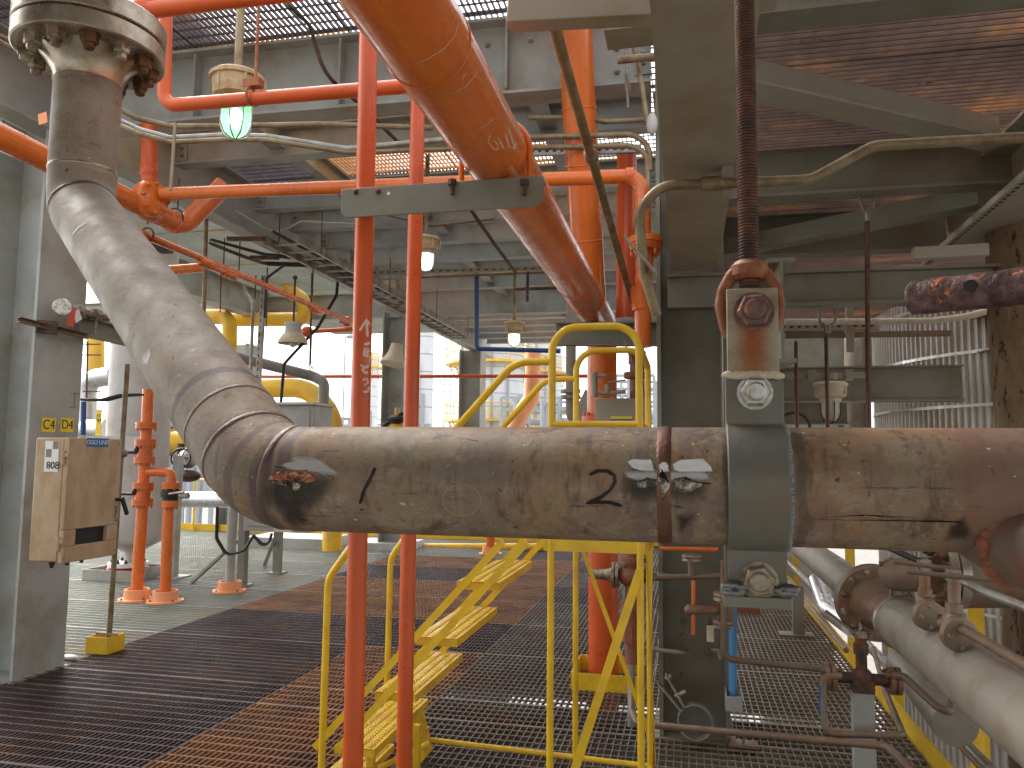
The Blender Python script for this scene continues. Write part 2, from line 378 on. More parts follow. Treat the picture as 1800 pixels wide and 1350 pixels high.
def film(m, sc=60, lo=.1, hi=.9, amp=1.2, top=1):
    """let a paint or grinding film thin out raggedly towards its own outline"""
    n = m.node_tree.nodes; l = m.node_tree.links; b = n['Principled BSDF']; uv = n.new('ShaderNodeUVMap'); sx = n.new('ShaderNodeSeparateXYZ'); l.new(uv.outputs[0], sx.inputs[0])
    g = n.new('ShaderNodeNewGeometry'); mp = n.new('ShaderNodeMapping'); mp.inputs['Scale'].default_value = (.45, 1, 1.4); l.new(g.outputs['Position'], mp.inputs['Vector'])
    t = n.new('ShaderNodeTexNoise'); t.inputs['Scale'].default_value = sc; t.inputs['Detail'].default_value = 6; t.inputs['Roughness'].default_value = .7; l.new(mp.outputs[0], t.inputs['Vector'])
    a = n.new('ShaderNodeMath'); a.operation = 'MULTIPLY_ADD'; l.new(t.outputs[0], a.inputs[0]); a.inputs[1].default_value = amp; a.inputs[2].default_value = -amp*.5
    c = n.new('ShaderNodeMath'); c.operation = 'ADD'; l.new(a.outputs[0], c.inputs[0]); l.new(sx.outputs['X'], c.inputs[1])
    r = n.new('ShaderNodeMapRange'); r.interpolation_type = 'SMOOTHSTEP'; r.inputs['From Min'].default_value = lo; r.inputs['From Max'].default_value = hi; r.inputs['To Max'].default_value = top; l.new(c.outputs[0], r.inputs['Value']); l.new(r.outputs[0], b.inputs['Alpha']); return m
# hero pipe material: metre-scaled along the pipe by its UV
def hero_mat():
    m = mat('weathered_process_pipe', (.315, .272, .208), .60, .06, var=.12, bump=.10, sb=230, c2=(.21, .175, .13), a2=.45, s2=5, c3=(.20, .12, .08), a3=.10, s3=17)
    n = m.node_tree.nodes; l = m.node_tree.links; b = n['Principled BSDF']
    col = b.inputs['Base Color'].links[0].from_socket
    g = next(x for x in n if x.type == 'NEW_GEOMETRY'); uv = n.new('ShaderNodeUVMap'); sx = n.new('ShaderNodeSeparateXYZ'); l.new(uv.outputs[0], sx.inputs[0])
    def math_(op, a, c=None, cl=False):
        t = n.new('ShaderNodeMath'); t.operation = op; t.use_clamp = cl
        for i, x in enumerate((a, c)):
            if x is None: continue
            if isinstance(x, (int, float)): t.inputs[i].default_value = x
            else: l.new(x, t.inputs[i])
        return t.outputs[0]
    def noise(sc, det=6, ro=.6, st=(1, 1, 1)):
        mp = n.new('ShaderNodeMapping'); mp.inputs['Scale'].default_value = st; l.new(g.outputs['Position'], mp.inputs['Vector'])
        t = n.new('ShaderNodeTexNoise'); t.inputs['Scale'].default_value = sc; t.inputs['Detail'].default_value = det; t.inputs['Roughness'].default_value = ro
        l.new(mp.outputs[0], t.inputs['Vector']); return t.outputs[0]
    def sm(x, lo, hi):
        t = n.new('ShaderNodeMapRange'); t.interpolation_type = 'SMOOTHSTEP'; t.inputs['From Min'].default_value = lo; t.inputs['From Max'].default_value = hi
        l.new(x, t.inputs['Value']); return t.outputs[0]
    def mix(f, a, c):
        t = n.new('ShaderNodeMix'); t.data_type = 'RGBA'; l.new(f, t.inputs['Factor']); l.new(a, t.inputs['A']); t.inputs['B'].default_value = c+(1,); return t.outputs['Result']
    u = sx.outputs['X']; wob = math_('MULTIPLY', math_('SUBTRACT', noise(14), .5), .05); uw = math_('ADD', u, wob)
    right = sm(uw, 1.25, 1.7)     # the horizontal run is browner than the riser
    half = math_('ADD', math_('MULTIPLY', right, .6), .4)
    col = mix(math_('MULTIPLY', right, .75), col, (.25, .178, .105))
    col = mix(math_('MULTIPLY', math_('MULTIPLY', sm(noise(6.5, 8, .7), .44, .60), right), .75), col, (.27, .145, .068))
    col = mix(math_('MULTIPLY', sm(noise(5.2, 8, .68, (1, 1, 2.2)), .47, .58), math_('MULTIPLY', half, .55)), col, (.155, .14, .12))
    col = mix(math_('MULTIPLY', sm(noise(11, 9, .75), .50, .60), math_('MULTIPLY', half, .5)), col, (.20, .115, .095))
    col = mix(math_('MULTIPLY', sm(noise(26, 9, .78, (.7, 1, 1.5)), .51, .60), .5), col, (.34, .27, .19))
    col = mix(math_('MULTIPLY', sm(noise(38, 8, .8, (1.3, 1, .5)), .52, .60), math_('MULTIPLY', half, .5)), col, (.12, .085, .06))
    col = mix(math_('MULTIPLY', math_('MULTIPLY', sm(noise(20, 7, .75, (1, 1, .10)), .50, .62), right), .7), col, (.085, .055, .035))
    dead = [(a, w, c, s) for a, w, c, s in BANDS]
    for a, w, c, s in dead:
        d = math_('ABSOLUTE', math_('SUBTRACT', uw if s > .99 else math_('ADD', u, math_('MULTIPLY', wob, s)), a))
        f = math_('SUBTRACT', 1, sm(d, w*.55, w), True)
        col = mix(math_('MULTIPLY', f, min(.85, s+.2)), col, c)
    col = mix(sm(noise(55, 5, .75, (1, 1, .8)), .64, .68), col, (.045, .028, .02))
    col = mix(math_('MULTIPLY', sm(noise(75, 3, .5), .71, .74), .9), col, (.55, .47, .38))
    col = mix(math_('MULTIPLY', sm(noise(12, 9, .85, (.35, 1, 6)), .60, .62), .7), col, (.06, .04, .03))
    l.new(col, b.inputs['Base Color'])
    return m
# ------------------------------------------------------------------ ground and deck
mb = MB(); mb.v = [V((-900, -900, -6)), V((900, -900, -6)), V((900, 900, -6)), V((-900, 900, -6))]; mb.f = [[0, 1, 2, 3]]
struct('ground', mb, M['concrete'])
def grating(x0, x1, y0, y1, z, sb, sc, h=.03, t=.005, along='Y', ct=.007):
    mb = MB(); g = .006
    x0 += g; x1 -= g; y0 += g; y1 -= g
    if along == 'Y':
        n = max(1, round((x1-x0)/sb))
        for k in range(n+1): x = x0+(x1-x0)*k/n; mb.box((x-t/2, y0, z-h), (x+t/2, y1, z))
        n = max(1, round((y1-y0)/sc))
        for k in range(n+1): y = y0+(y1-y0)*k/n; e = .012 if k in (0, n) else 0; mb.box((x0, y-ct/2-e*.2, z-.010-e), (x1, y+ct/2+e*.2, z+.0015))
    else:
        n = max(1, round((y1-y0)/sb))
        for k in range(n+1): y = y0+(y1-y0)*k/n; mb.box((x0, y-t/2, z-h), (x1, y+t/2, z))
        n = max(1, round((x1-x0)/sc))
        for k in range(n+1): x = x0+(x1-x0)*k/n; mb.box((x-ct/2, y0, z-h*.5), (x+ct/2, y1, z+.0015))
    return mb
floor = bpy.data.objects.new('floor', None); S.collection.objects.link(floor); floor['_o'] = V((0, 0, 0)); floor['kind'] = 'structure'
YR = [1.2, 2.4, 3.55, 4.75, 5.15, 6.35, 7.5, 8.65, 9.8, 11, 12.2, 13.4, 14.7]
XR = [-15, -12, -9.4, -7, -4.62, -2.73, -1.62, -.25, 1.24]
for i in range(len(YR)-1):
    for j in range(len(XR)-1):
        xc, yc = (XR[j]+XR[j+1])/2, (YR[i]+YR[i+1])/2
        if xc < -4.7: m = 'ggrey'
        elif xc < -2.8: m = 'gpurple' if yc < 7.9 else ('gorange' if yc < 10.2 or yc > 11.1 and yc < 12.3 else ('gpurple' if yc < 11.1 else 'ggrey'))
        elif xc < -1.7: m = 'gorange' if yc < 6.0 or 7.4 < yc < 12 else 'gpurple'
        elif xc < -.3: m = 'gdark' if yc < 8 else ('gpurple' if i % 2 else 'gdark')
        else: m = 'gbeige'
        if xc > -1.7: sp, sc2 = .040, .085
        else: sp, sc2 = .034, .10
        put('grating_panel', grating(XR[j], XR[j+1], YR[i], YR[i+1], 0, sp, sc2, h=.032, t=.0055, ct=.009), M[m], floor, smooth=0)
# deck framing below the grating
def lab_ord(k): return ['first', 'second', 'third', 'fourth', 'fifth', 'sixth', 'seventh', 'eighth', 'ninth', 'tenth', 'eleventh', 'twelfth', 'thirteenth'][k]
mb = MB()
for y in YR[:]: ibeam(mb, (-15, y, -.16), (1.24, y, -.16), .25, .14)
for x in (-12, -9.4, -7, -4.62, -1.62, 1.16): ibeam(mb, (x, 1.2, -.40), (x, 14.8, -.40), .22, .16)
o = put('deck_framing', mb, M['steel_dk'], floor)
mb = MB(); mb.box((1.245, 1.2, -.05), (1.257, 14.7, .11)); mb.box((-15, 14.71, -.05), (1.24, 14.722, .14))
put('toe_board', mb, M['yellow'], floor)
# pipes and slabs on the level below that show through the openings
mb = MB()
for k, (x, y, r) in enumerate([(.1, 0, .16), (.75, 0, .1), (-1.0, 0, .12)]): mb.tube([(x, 3, -2.2-.1*k), (x, 15, -2.2-.1*k)], r, 16)
one('pipe_bundle', 'pale pipes running below the grating at the right of the deck', 'pipes', mb, M['lgrey'])
mb = MB(); mb.box((-15, -3, -3.3), (-1.3, 15, -3.2)); mb.box((-1.3, -3, -3.3), (1.2, 4.0, -3.2)); mb.box((1.22, -3, -2.6), (2.1, 14, -2.5))  # last strip, right of the kerb, added to dim the bright ground
struct('lower_deck_floor', mb, M['gpurple'])

# ------------------------------------------------------------------ steel frame
def icolumn(label, cx, cy, z0, z1, wx=.45, wy=.47, m='steel', web_bolts=(), lbl=None):
    t = thing('steel_column', label, 'column', (cx, cy, z0), 'steel columns of the structure')
    mb = MB()
    mb.box((cx-wx/2, cy-wy/2, z0), (cx-wx/2+.026, cy+wy/2, z1)); put('flange', mb, M[m], t, bevel=.003)
    mb = MB(); mb.box((cx+wx/2-.026, cy-wy/2, z0), (cx+wx/2, cy+wy/2, z1)); put('flange', mb, M[m], t, bevel=.003)
    mb = MB(); mb.box((cx-wx/2+.026, cy-.012, z0), (cx+wx/2-.026, cy+.012, z1)); put('web', mb, M[m], t)
    mb = MB(); mb.box((cx-wx/2-.03, cy-wy/2-.03, z0-.02), (cx+wx/2+.03, cy+wy/2+.03, z0+.018)); put('base_plate', mb, M[m], t)
    for (dx, z) in web_bolts: bolt(t, (cx+dx, cy-.012, z), (0, -1, 0), .02, .02, M['steel_dk'])
    return t
colL = icolumn('near grey steel column at the left edge carrying the C4 and D4 signs', -4.825, 4.985, -.02, 4.1, web_bolts=[(x, z) for x in (.06, .14) for z in (.35, .45, .55, .65, .75, .85, 1.5, 1.75)])
colR = icolumn('olive grey column right of the yellow steps with a loose pipe clamp at its foot', .03, 5.0, -.02, 4.6, .40, .42, 'steel_dk', web_bolts=[(x, z) for x in (-.06, .08) for z in (.62, .53, .44)]+[(-.06, .3)])
icolumn('dark grey column behind the two slender red pipes', -4.95, 13.0, -.02, 4.1, .42, .5)
icolumn('farthest pale grey column in front of the cladded tower', -4.75, 17.2, -6, 4.0, .5, .5)
icolumn('blue grey column seen below the diagonal of the brown pipe', -9.2, 14.9, -6, 3.9, .5, .5)
def bm(name, label, p0, p1, h, w, m='steel', tf=.016, grp=None, bl=0, kind='i', flip=1, ends=True):
    t = thing(name, label, 'beam', tuple((V(p0)+V(p1))/2), grp); mb = MB()
    (ibeam(mb, p0, p1, h, w, tf) if kind == 'i' else chan(mb, p0, p1, h, w, .008, flip=flip)); put('beam_body', mb, M[m], t)
    d = (V(p1)-V(p0)).normalized(); n = d.cross(V((0, 0, 1))).normalized()
    if bl:      # bolted end clips
        for e, sg in ((V(p0), 1), (V(p1), -1)):
            mb = MB(); q = e + d*sg*.05; s_ = n*(-1 if n.y > 0 else 1)
            mb.obox(q+s_*.014, d*.05, s_*.006, V((0, 0, h*.33))); put('clip_plate', mb, M[m], t)
            for k in range(bl): bolt(t, q+s_*.02+V((0, 0, h*.5*((k+.5)/bl-.5))), s_, .02, .018, M['galv'])
    return t
XG = -4.6
bm('girder', 'long grey girder running away along the left of the ceiling over the columns', (XG-.09, 2.3, 4.27), (XG-.09, 18.6, 4.27), .56, .2, tf=.02)
bm('girder', 'outer grey girder left of the long girder at the top left corner', (-7.6, 2.5, 4.3), (-7.6, 13.2, 4.3), .5, .25)
G = 'cross joists of the left ceiling'
lb = bm('ceiling_beam', 'deep grey beam nearest the viewer crossing behind the two slender red pipes', (XG, 4.98, 4.30), (-.2, 4.98, 4.26), .54, .2, tf=.02, bl=4)
for x in (-3.5, -2.35, -1.15): w = MB(); w.box((x-.006, 4.885, 4.04), (x+.006, 4.972, 4.52)); put('stiffener', w, M['steel'], lb)
for x, z in [(-.42, 4.12), (-.42, 4.28), (-.42, 4.44), (-1.0, 4.40), (-1.3, 4.40), (-2.25, 4.15), (-2.45, 4.15), (-3.4, 4.2), (-3.6, 4.2)]: bolt(lb, (x, 4.973, z), (0, -1, 0), .02, .02, M['galv'])
ys = [6.25, 7.62, 8.42, 9.21, 10.1, 11.0, 11.9]
for k, y in enumerate(ys):
    bm('ceiling_joist', '%s grey cross joist behind the deep near beam of the left ceiling' % lab_ord(k), (XG, y, 4.39), (-.25, y, 4.39), .28, .15, grp=G, bl=2)
bm('ceiling_beam', 'deep grey beam behind the joists, on the line of the dark grey column', (XG, 13.0, 4.28), (-.2, 13.0, 4.28), .50, .2, tf=.02, bl=4)
for k, y in enumerate([13.9, 14.7, 15.5, 16.3, 17.1, 17.9]):
    bm('ceiling_joist', '%s pale joist beyond the deep far beam' % lab_ord(k), (XG, y, 4.39), (-.25, y, 4.39), .28, .15, grp=G)
bm('ceiling_beam', 'blue grey beam crossing the open sky left of the dark grey column', (-13, 13.0, 4.25), (-4.9, 13.0, 4.25), .46, .2)
bm('ceiling_beam', 'short beam from the near left column to the outer girder', (-7.6, 5.0, 4.3), (-5.05, 5.0, 4.3), .45, .2)
bm('girder', 'grey girder above the right end of the left ceiling joists', (-.1, 5.2, 4.3), (-.1, 18, 4.3), .5, .2)
for k, (x, y0, y1, w) in enumerate([(-3.55, 5.1, 6.2, .15), (-3.5, 6.3, 7.55, .12), (-2.9, 7.7, 9.15, .15), (-1.6, 7.7, 9.15, .14), (-1.55, 9.3, 12.9, .18), (-3.0, 10.2, 12.9, .12), (-2.2, 13.1, 17.8, .12), (-1.1, 5.1, 7.5, .14)]):
    bm('stub_beam', '%s short grey beam running away between the ceiling joists, counted from the viewer' % lab_ord(k), (x, y0, 4.42), (x, y1, 4.42), .2, w, grp='short lengthwise beams of the ceiling')
# upper grating deck, left: bars run away from the viewer, the sky shows between them
up = bpy.data.objects.new('upper_deck_floor', None); S.collection.objects.link(up); up['_o'] = V((0, 0, 0)); up['kind'] = 'structure'
UY = [3.4, 4.9, 6.2, 7.6, 9.2, 11, 13, 15.5, 18]
UX = [-8.5, -6.5, -4.7, -3.5, -2.3, -1.1, -.15]
for i in range(len(UY)-1):
    for j in range(len(UX)-1):
        m = ['gpurple', 'gtan', 'gpurple', 'gtan', 'ggrey'][(i*2+j*3) % 5]
        if i == 0: m = 'gpurple'
        if j < 2: m = 'ggrey'
        if i == 1 and j == 3: m = 'gtan'
        put('grating_panel', grating(UX[j], UX[j+1], UY[i], UY[i+1], 4.60, .04, .1, h=.03, t=.006), M[m], up, smooth=0)
# right ceiling: lower level, bars cross the view
RX = [-.02, 2.1, 4.2, 6.5]; RY = [1.4, 2.65, 3.3, 4.35, 5.3, 6.6, 8.2, 10]
for i in range(len(RY)-1):
    for j in range(len(RX)-1):
        put('grating_panel', grating(RX[j], RX[j+1], RY[i], RY[i+1], 3.27, .042, .1, h=.045, t=.009, along='X', ct=.006), M['gceil'], up, smooth=0)
mb = MB(); mb.box((-9, -7, 3.27), (6.5, 1.35, 3.33)); put('unseen_deck_plate', mb, M['steel_dk'], up)  # unseen slab over the camera, added to cut light falling from behind
mb = MB(); mb.box((-15, -7, -.05), (1.24, 1.19, -.02)); put('unseen_deck_plate', mb, M['ggrey'], floor)
# ------------------------------------------------------------------ right ceiling steel
GR = 'beams under the right ceiling grating'
bm('ceiling_beam', 'topmost grey green beam along the upper right edge', (-.25, 2.52, 3.12), (4, 2.52, 3.12), .26, .13, 'steel_dk', grp=GR)
bm('ceiling_beam', 'olive beam behind the bent conduit at the upper right', (.16, 4.28, 3.11), (2.1, 4.28, 3.11), .27, .13, 'steel_dk', grp=GR)
bm('ceiling_beam', 'olive beam behind the top of the threaded rod nut, third of the right ceiling', (.1, 5.45, 3.1), (2.1, 5.45, 3.1), .28, .13, 'steel_dk', grp=GR)
bm('ceiling_beam', 'low olive beam directly behind the red eye nut and the grey column', (-.1, 4.66, 2.57), (2.6, 4.66, 2.55), .20, .12, 'steel_dk', grp=GR)
bm('ceiling_beam', 'beige beam seen from below running away beside the threaded rod', (.055, .95, 2.80), (.055, 4.58, 2.80), .24, .26, 'steel_bg', tf=.02)
bm('ceiling_beam', 'pale beam running away to the lower left at the right edge', (1.615, 1.7, 3.0), (1.615, 5.3, 3.0), .3, .29, 'steel_bg')
bm('ceiling_beam', 'dark beam across the corrugated tank at the right, ending in mid air', (.1, 7.6, 2.28), (2.38, 7.6, 2.28), .32, .15, 'steel_dk')
bm('ceiling_beam', 'sloping pale flanged beam above the corrugated tank', P(1810, 565, X=2.75), P(1580, 640, X=2.75), .34, .22, 'steel_dk')
bm('ceiling_beam', 'farther dark crossbeam behind the cream lamp', (.1, 9.6, 2.25), (1.8, 9.6, 2.25), .5, .2, 'steel_dk')
bm('ceiling_beam', 'deep dark crossbeam far behind the slotted strut at right', (.1, 11.2, 3.05), (3.2, 11.2, 3.05), .6, .2, 'steel_dk')
bm('ceiling_beam', 'rearmost dark crossbeam low behind the cream lamp', (.1, 12.0, 2.28), (2.3, 12.0, 2.28), .45, .2, 'steel_dk')
bm('ceiling_beam', 'dark short beam running away under the right ceiling left of the hanger rods', P(1375, 545, X=.36), P(1230, 700, X=.36), .4, .1, 'steel_dk')
mb = MB(); mb.prof(P(1200, 105, Z=3.13), P(1755, 232, Z=3.13), [(-.075, -.07), (.075, -.07), (.075, -.058), (.006, -.058), (.006, .07), (-.006, .07), (-.006, -.058), (-.075, -.058)])
one('diagonal_brace', 'beige grey T shaped brace slanting across the purple ceiling grating', 'brace', mb, M['steel_bg'])
mb = MB(); mb.prof(P(1180, 455, Z=2.98), P(1720, 345, Z=2.98), [(-.06, -.06), (.06, -.06), (.06, -.05), (.006, -.05), (.006, .06), (-.006, .06), (-.006, -.05), (-.06, -.05)])
one('diagonal_brace', 'lower olive brace slanting up to the right behind the hanger bracket', 'brace', mb, M['steel_dk'])
mb = MB(); p0 = P(895, 30, Y=2.0); p1 = P(1200, 14, Y=2.0); mb.prof(p0, p1, [(-.03, -.03), (.03, -.03), (.03, .035), (-.03, .035)])
one('strut_beam', 'short beige hollow section sticking out to the left at the top centre', 'beam', mb, M['steel_bg'], bevel=.003)
mb = MB(); mb.box(P(1290, 8, Y=1.9)+V((0, -.03, -.01)), P(1365, 0, Y=1.9)+V((0, .03, .01)))
one('cleat', 'small beige cleat behind the top of the threaded rod', 'bracket', mb, M['steel_bg'])

mb = MB(); q = P(1278, 290, Y=2.95)
mb.box(q+V((-.02, -.02, -.11)), q+V((.02, .03, .06))); mb.box(q+V((-.07, -.015, .02)), q+V((-.02, .02, .045))); mb.box(q+V((-.07, -.015, -.01)), q+V((-.02, .02, .008))); mb.cyl(q+V((0, -.03, -.06)), q+V((0, .04, -.06)), .012, 8); mb.cyl(q+V((-.1, -.0, -.075)), q+V((.04, 0, -.075)), .016, 10)
one('beam_clamp', 'small beige beam clamp holding the bent conduit beside the threaded rod', 'bracket', mb, M['steel_bg'])
# ------------------------------------------------------------------ pipework, orange and red
def pipe(name, label, path, r, m, R_=None, seg=24, cat='pipe', rings=(), cpl=(), grp=None):
    t = thing(name, label, cat, tuple(V(path[0]).lerp(V(path[-1]), .5)), grp)
    mb = MB(); mb.tube(path, r, seg, R_ if R_ is not None else r*3, n_arc=10); put('pipe_body', mb, M[m], t)
    for (p, ax) in rings:
        w = MB(); w.ring(p, ax, r*1.0, r*.045, 36, 6); put('weld_ring', w, M[m], t)
    for (p, ax, L, k) in cpl:
        w = MB(); ax = V(ax).normalized(); w.lathe(V(p)-ax*L/2, ax, [(0, r*1.02), (L*.08, r*k), (L*.92, r*k), (L, r*1.02)], seg); put('coupling', w, M[m], t)
    return t
# big overhead pipe
OX, OZ, OR = -.611, 2.603, .1095
t = thing('overhead_pipe', 'large glossy orange pipe running away overhead from the top centre', 'pipe', (OX, 3, OZ))
ov = MB(); ov.tube([(OX, .35, OZ), (OX, 5.83, OZ), (OX, 5.83, 1.9)], OR, 48, .16, step=.3); put('pipe_body', ov, M['orange'], t)
for y in (1.35, 1.75, 4.35, 4.9): w = MB(); w.ring((OX, y, OZ), (0, 1, 0), OR, .0035, 48, 6); put('weld_ring', w, M['orange'], t)
bv = ov.bvh(); w = MB()
stroke(w, bv, [(862, 235), (858, 250), (868, 262), (875, 262), (874, 252), (866, 246)], 2.2); stroke(w, bv, [(874, 240), (886, 262)], 2.2)
stroke(w, bv, [(888, 236), (896, 262)], 2.2); stroke(w, bv, [(893, 222), (905, 262), (897, 258)], 2.2); stroke(w, bv, [(905, 262), (906, 252)], 2.2)
put('chalk_number', w, M['chalk'], t, smooth=0)
w = MB()
for pl in ([(805, 40), (800, 62), (780, 85), (752, 103), (735, 110)], [(838, 128), (820, 150), (790, 168)], [(870, 207), (850, 222), (838, 228)], [(818, 128), (812, 140)]): stroke(w, bv, pl, 1.5)
put('scratch', w, M['chalk'], t, smooth=0)
# lower continuation, the thick standing pipe
PX, PY = -.6, 5.83
t = thing('standing_pipe', 'thick red orange pipe standing on the deck behind the yellow steps', 'pipe', (PX, PY, 0))
mb = MB(); mb.cyl((PX, PY, -.6), (PX, PY, 1.93), OR, 36); put('pipe_body', mb, M['red'], t)
w = MB(); w.lathe((PX, PY, 1.86), (0, 0, 1), [(0, .16), (.04, .16)], 32); put('flange', w, M['red'], t)
bolts(t, (PX, PY, 1.90), (0, 0, 1), .14, 8, .016, .02, M['red'])
mb = MB()
for a, b in (((-.2, -.26), (.26, -.255)), ((-.2, .25), (.26, .255)), ((-.2, -.255), (-.195, .25)), ((.255, -.255), (.26, .25))):
    mb.box((PX+a[0], PY+a[1], -.01), (PX+b[0], PY+b[1], .11))
one('kerb_frame', 'yellow square toe kerb around the foot of the thick standing pipe', 'kerb', mb, M['yellow'])
# second, rising away
a, b = P(1004, -60, Y=4.55), P(1037, 530, Y=5.3)
ax = (b-a).normalized()
pipe('riser_pipe', 'bright orange riser leaning behind the overhead pipe near the top centre', [a, b], OR, 'orange', 0, 36, rings=[(a.lerp(b, f), ax) for f in (.40, .57, .80)])
# U bolt on overhead pipe and channel support
ch = thing('pipe_support', 'grey channel bracket with rounded end carrying the overhead orange pipe', 'bracket', tuple(P(780, 330, Y=2.4)))
a, b = P(601, 334, Y=2.40), P(956, 327, Y=2.40); zt = OZ-OR
mb = MB(); n = 6; h = .10; L = []
x0, x1 = a.x, b.x
pts = [(x0, zt-h), (x0+.02, zt-h-.012)] ; pts = []
for k in range(n+1): q = math.pi/2*k/n; pts.append((x1-.03+.03*math.sin(q), zt-h+.03-.03*math.cos(q)))
for k in range(n+1): q = math.pi/2*k/n; pts.append((x1-.02+.02*math.cos(q), zt-.02+.02*math.sin(q)))
pts += [(x0, zt)]; 
for k in range(n+1): q = math.pi/2*k/n; pts.append((x0+.03-.03*math.cos(q), zt-h+.03-.03*math.sin(q)))
i = len(mb.v)
for y in (2.395, 2.403):
    for x, z in pts: mb.v.append(V((x, y, z)))
m_ = len(pts); mb.f.append([i+k for k in range(m_)]); mb.f.append([i+m_+k for k in range(m_)][::-1])
for k in range(m_): j = (k+1) % m_; mb.f.append([i+k, i+m_+k, i+m_+j, i+j])
mb.box((x0, 2.403, zt-.009), (x1-.005, 2.47, zt-.001)); put('channel_body', mb, M['steel_dk'], ch, bevel=.0015)
for u_, v_ in ((626, 338), (665, 337)): bolt(ch, P(u_, v_, Y=2.395), (0, -1, 0), .0085, .008, M['dark'])
for u_ in (795, 922): w = MB(); q = P(u_, 316, Y=2.388); w.cyl(q, q-V((0, 0, .05)), .007, 10); w.lathe(q, (0, 0, -1), [(0, .0145), (.018, .0145)], 6); put('hook_bolt', w, M['dark'], ch)
w = MB(); w.lathe(P(683, 340, Y=2.3945), (0, -1, 0), [(0, .006), (.001, .006)], 14); put('drilled_hole', w, M['labelw'], ch)
# rubber sleeved U bolt
ub = MB(); c = V((OX, 2.46, OZ)); pa = [c+V((math.cos(q)*(OR+.008), 0, math.sin(q)*(OR+.008))) for q in [R(x) for x in range(-8, 189, 12)]]
ub.tube([pa[0]-V((0, 0, .12))]+pa+[pa[-1]-V((0, 0, .12))], .0095, 12); one('u_bolt', 'orange sleeved U bolt around the overhead pipe at the channel bracket', 'pipe clamp', ub, M['orange'])
# slender vertical pipes
Y1 = 2.47; r1 = .0325
b1 = P(625, 1340, Y=Y1); b1x = P(648, 500, Y=Y1).x
pa = [P(258, 22, Y=Y1), P(650, -28, Y=Y1)]
zt1 = P(650, -28, Y=Y1).z
p1 = thing('vertical_pipe', 'left and thicker of the two slender red orange pipes, with white chalk marks', 'pipe', (b1x, Y1, 0), 'slender red pipes')
v1 = MB(); v1.tube([P(255, 18, Y=Y1), P(650, -30, Y=Y1), V((P(641, 700, Y=Y1).x, Y1, -.3))], r1, 28, .08, step=.2); put('pipe_body', v1, M['red'], p1)
w = MB(); q = P(255, 20, Y=Y1); w.cyl(q+V((-.01, 0, -.03)), q+V((-.01, 0, .35)), r1*1.25, 24); w.sph(q+V((-.012, 0, 0)), r1*1.55, 20, 12); put('tee_fitting', w, M['red'], p1)
bv = v1.bvh(); w = MB()
stroke(w, bv, [(632, 582), (644, 562), (654, 576)], 4.2); stroke(w, bv, [(644, 562), (646, 592)], 4.2)
for pl in ([(640, 606), (655, 601), (660, 607)], [(648, 612), (641, 613), (640, 625), (650, 626), (656, 634), (652, 643), (640, 646), (634, 641)], [(656, 615), (645, 618), (646, 626), (656, 630)], [(636, 648), (641, 655), (652, 655), (658, 645)]): stroke(w, bv, pl, 5)
stroke(w, bv, [(637, 668), (645, 666), (647, 673), (641, 677), (648, 680), (647, 688), (638, 689)], 4.2); put('chalk_number', w, M['chalk'], p1, smooth=0)
Y2 = 3.0; r2 = .0305
x2 = P(722, 800, Y=Y2).x
pipe('vertical_pipe', 'right and thinner slender red pipe fed from the green lamp side by an elbow', [P(292, -40, Y=Y2), V((P(292, 120, Y=Y2).x, Y2, P(292, 186, Y=Y2).z)), V((P(735, 150, Y=Y2).x, Y2, P(735, 150, Y=Y2).z)), V((x2, Y2, -.3))], r2, 'red', .065,
     grp='slender red pipes', rings=[(P(728, 483, Y=Y2), (0, 0, 1))])
# horizontal red pipe with flange at Y 4.5
YH = 4.5; a = P(285, 341, Y=YH); b = P(1128, 309, Y=YH)
t = pipe('crossing_pipe', 'red orange pipe crossing level behind the channel bracket and turning down at the right', [a, b, P(1130, 412, Y=YH)], .043, 'orange', .1, cpl=[(P(1108, 309, Y=YH), (1, 0, 0), .05, 1.12)])
f = P(1135, 418, Y=YH)
w = MB(); w.lathe(f, (0, 0, -1), [(0, .06), (0, .098), (.035, .098), (.035, .09), (.05, .09), (.05, .098), (.075, .085), (.085, .05)], 28); put('flange', w, M['orange'], t)
bolts(t, f+V((0, 0, -.08)), (0, 0, -1), .078, 8, .012, .018, M['orange'])
w = MB(); w.tube([f-V((0, 0, .07)), f-V((0.02, 0, .32)), P(1130, 610, Y=YH)], .048, 24, .1); w.cyl(P(1125, 505, Y=YH), P(1128, 545, Y=YH), .056, 20); put('lower_pipe', w, M['orange'], t)
pipe('riser_pipe', 'dull red riser pipe standing behind the crossing pipe elbow', [P(1102, 262, Y=5.4), P(1100, 560, Y=5.4)], .068, 'red')
# left cluster: riser with flange, depth pipe with elbow
YA = 4.5
t = pipe('riser_pipe', 'orange riser with a bolted flange beside the brown pipe at upper left', [P(263, 215, Y=YA), P(262, 345, Y=YA)], .052, 'red', cpl=[(P(262, 300, Y=YA), (0, 0, 1), .09, 1.1)])
f = P(262, 350, Y=YA)
w = MB(); w.lathe(f+V((0, 0, 0)), (1, -.25, 0), [(-.02, .06), (0, .06), (0, .125), (.03, .125), (.034, .125), (.06, .11), (.08, .05)], 28); put('flange', w, M['orange'], t)
bolts(t, f+V((.06, -.015, 0)), (1, -.25, 0), .098, 8, .014, .02, M['orange'])
xa = P(230, 352, Y=4.4).x
s0 = P(0, 240, X=xa); s1 = P(322, 398, X=xa)
pipe('feeder_pipe', 'orange pipe running away behind the brown riser and kinking up to the right', [s0+(s0-s1)*.5, s1, P(395, 325, Y=s1.y+.15)], .072, 'orange', .12, cpl=[(P(262, 369, X=xa), (0, 1, 0), .12, 1.1), (P(305, 390, X=xa), (0, 1, 0), .05, 1.1)])
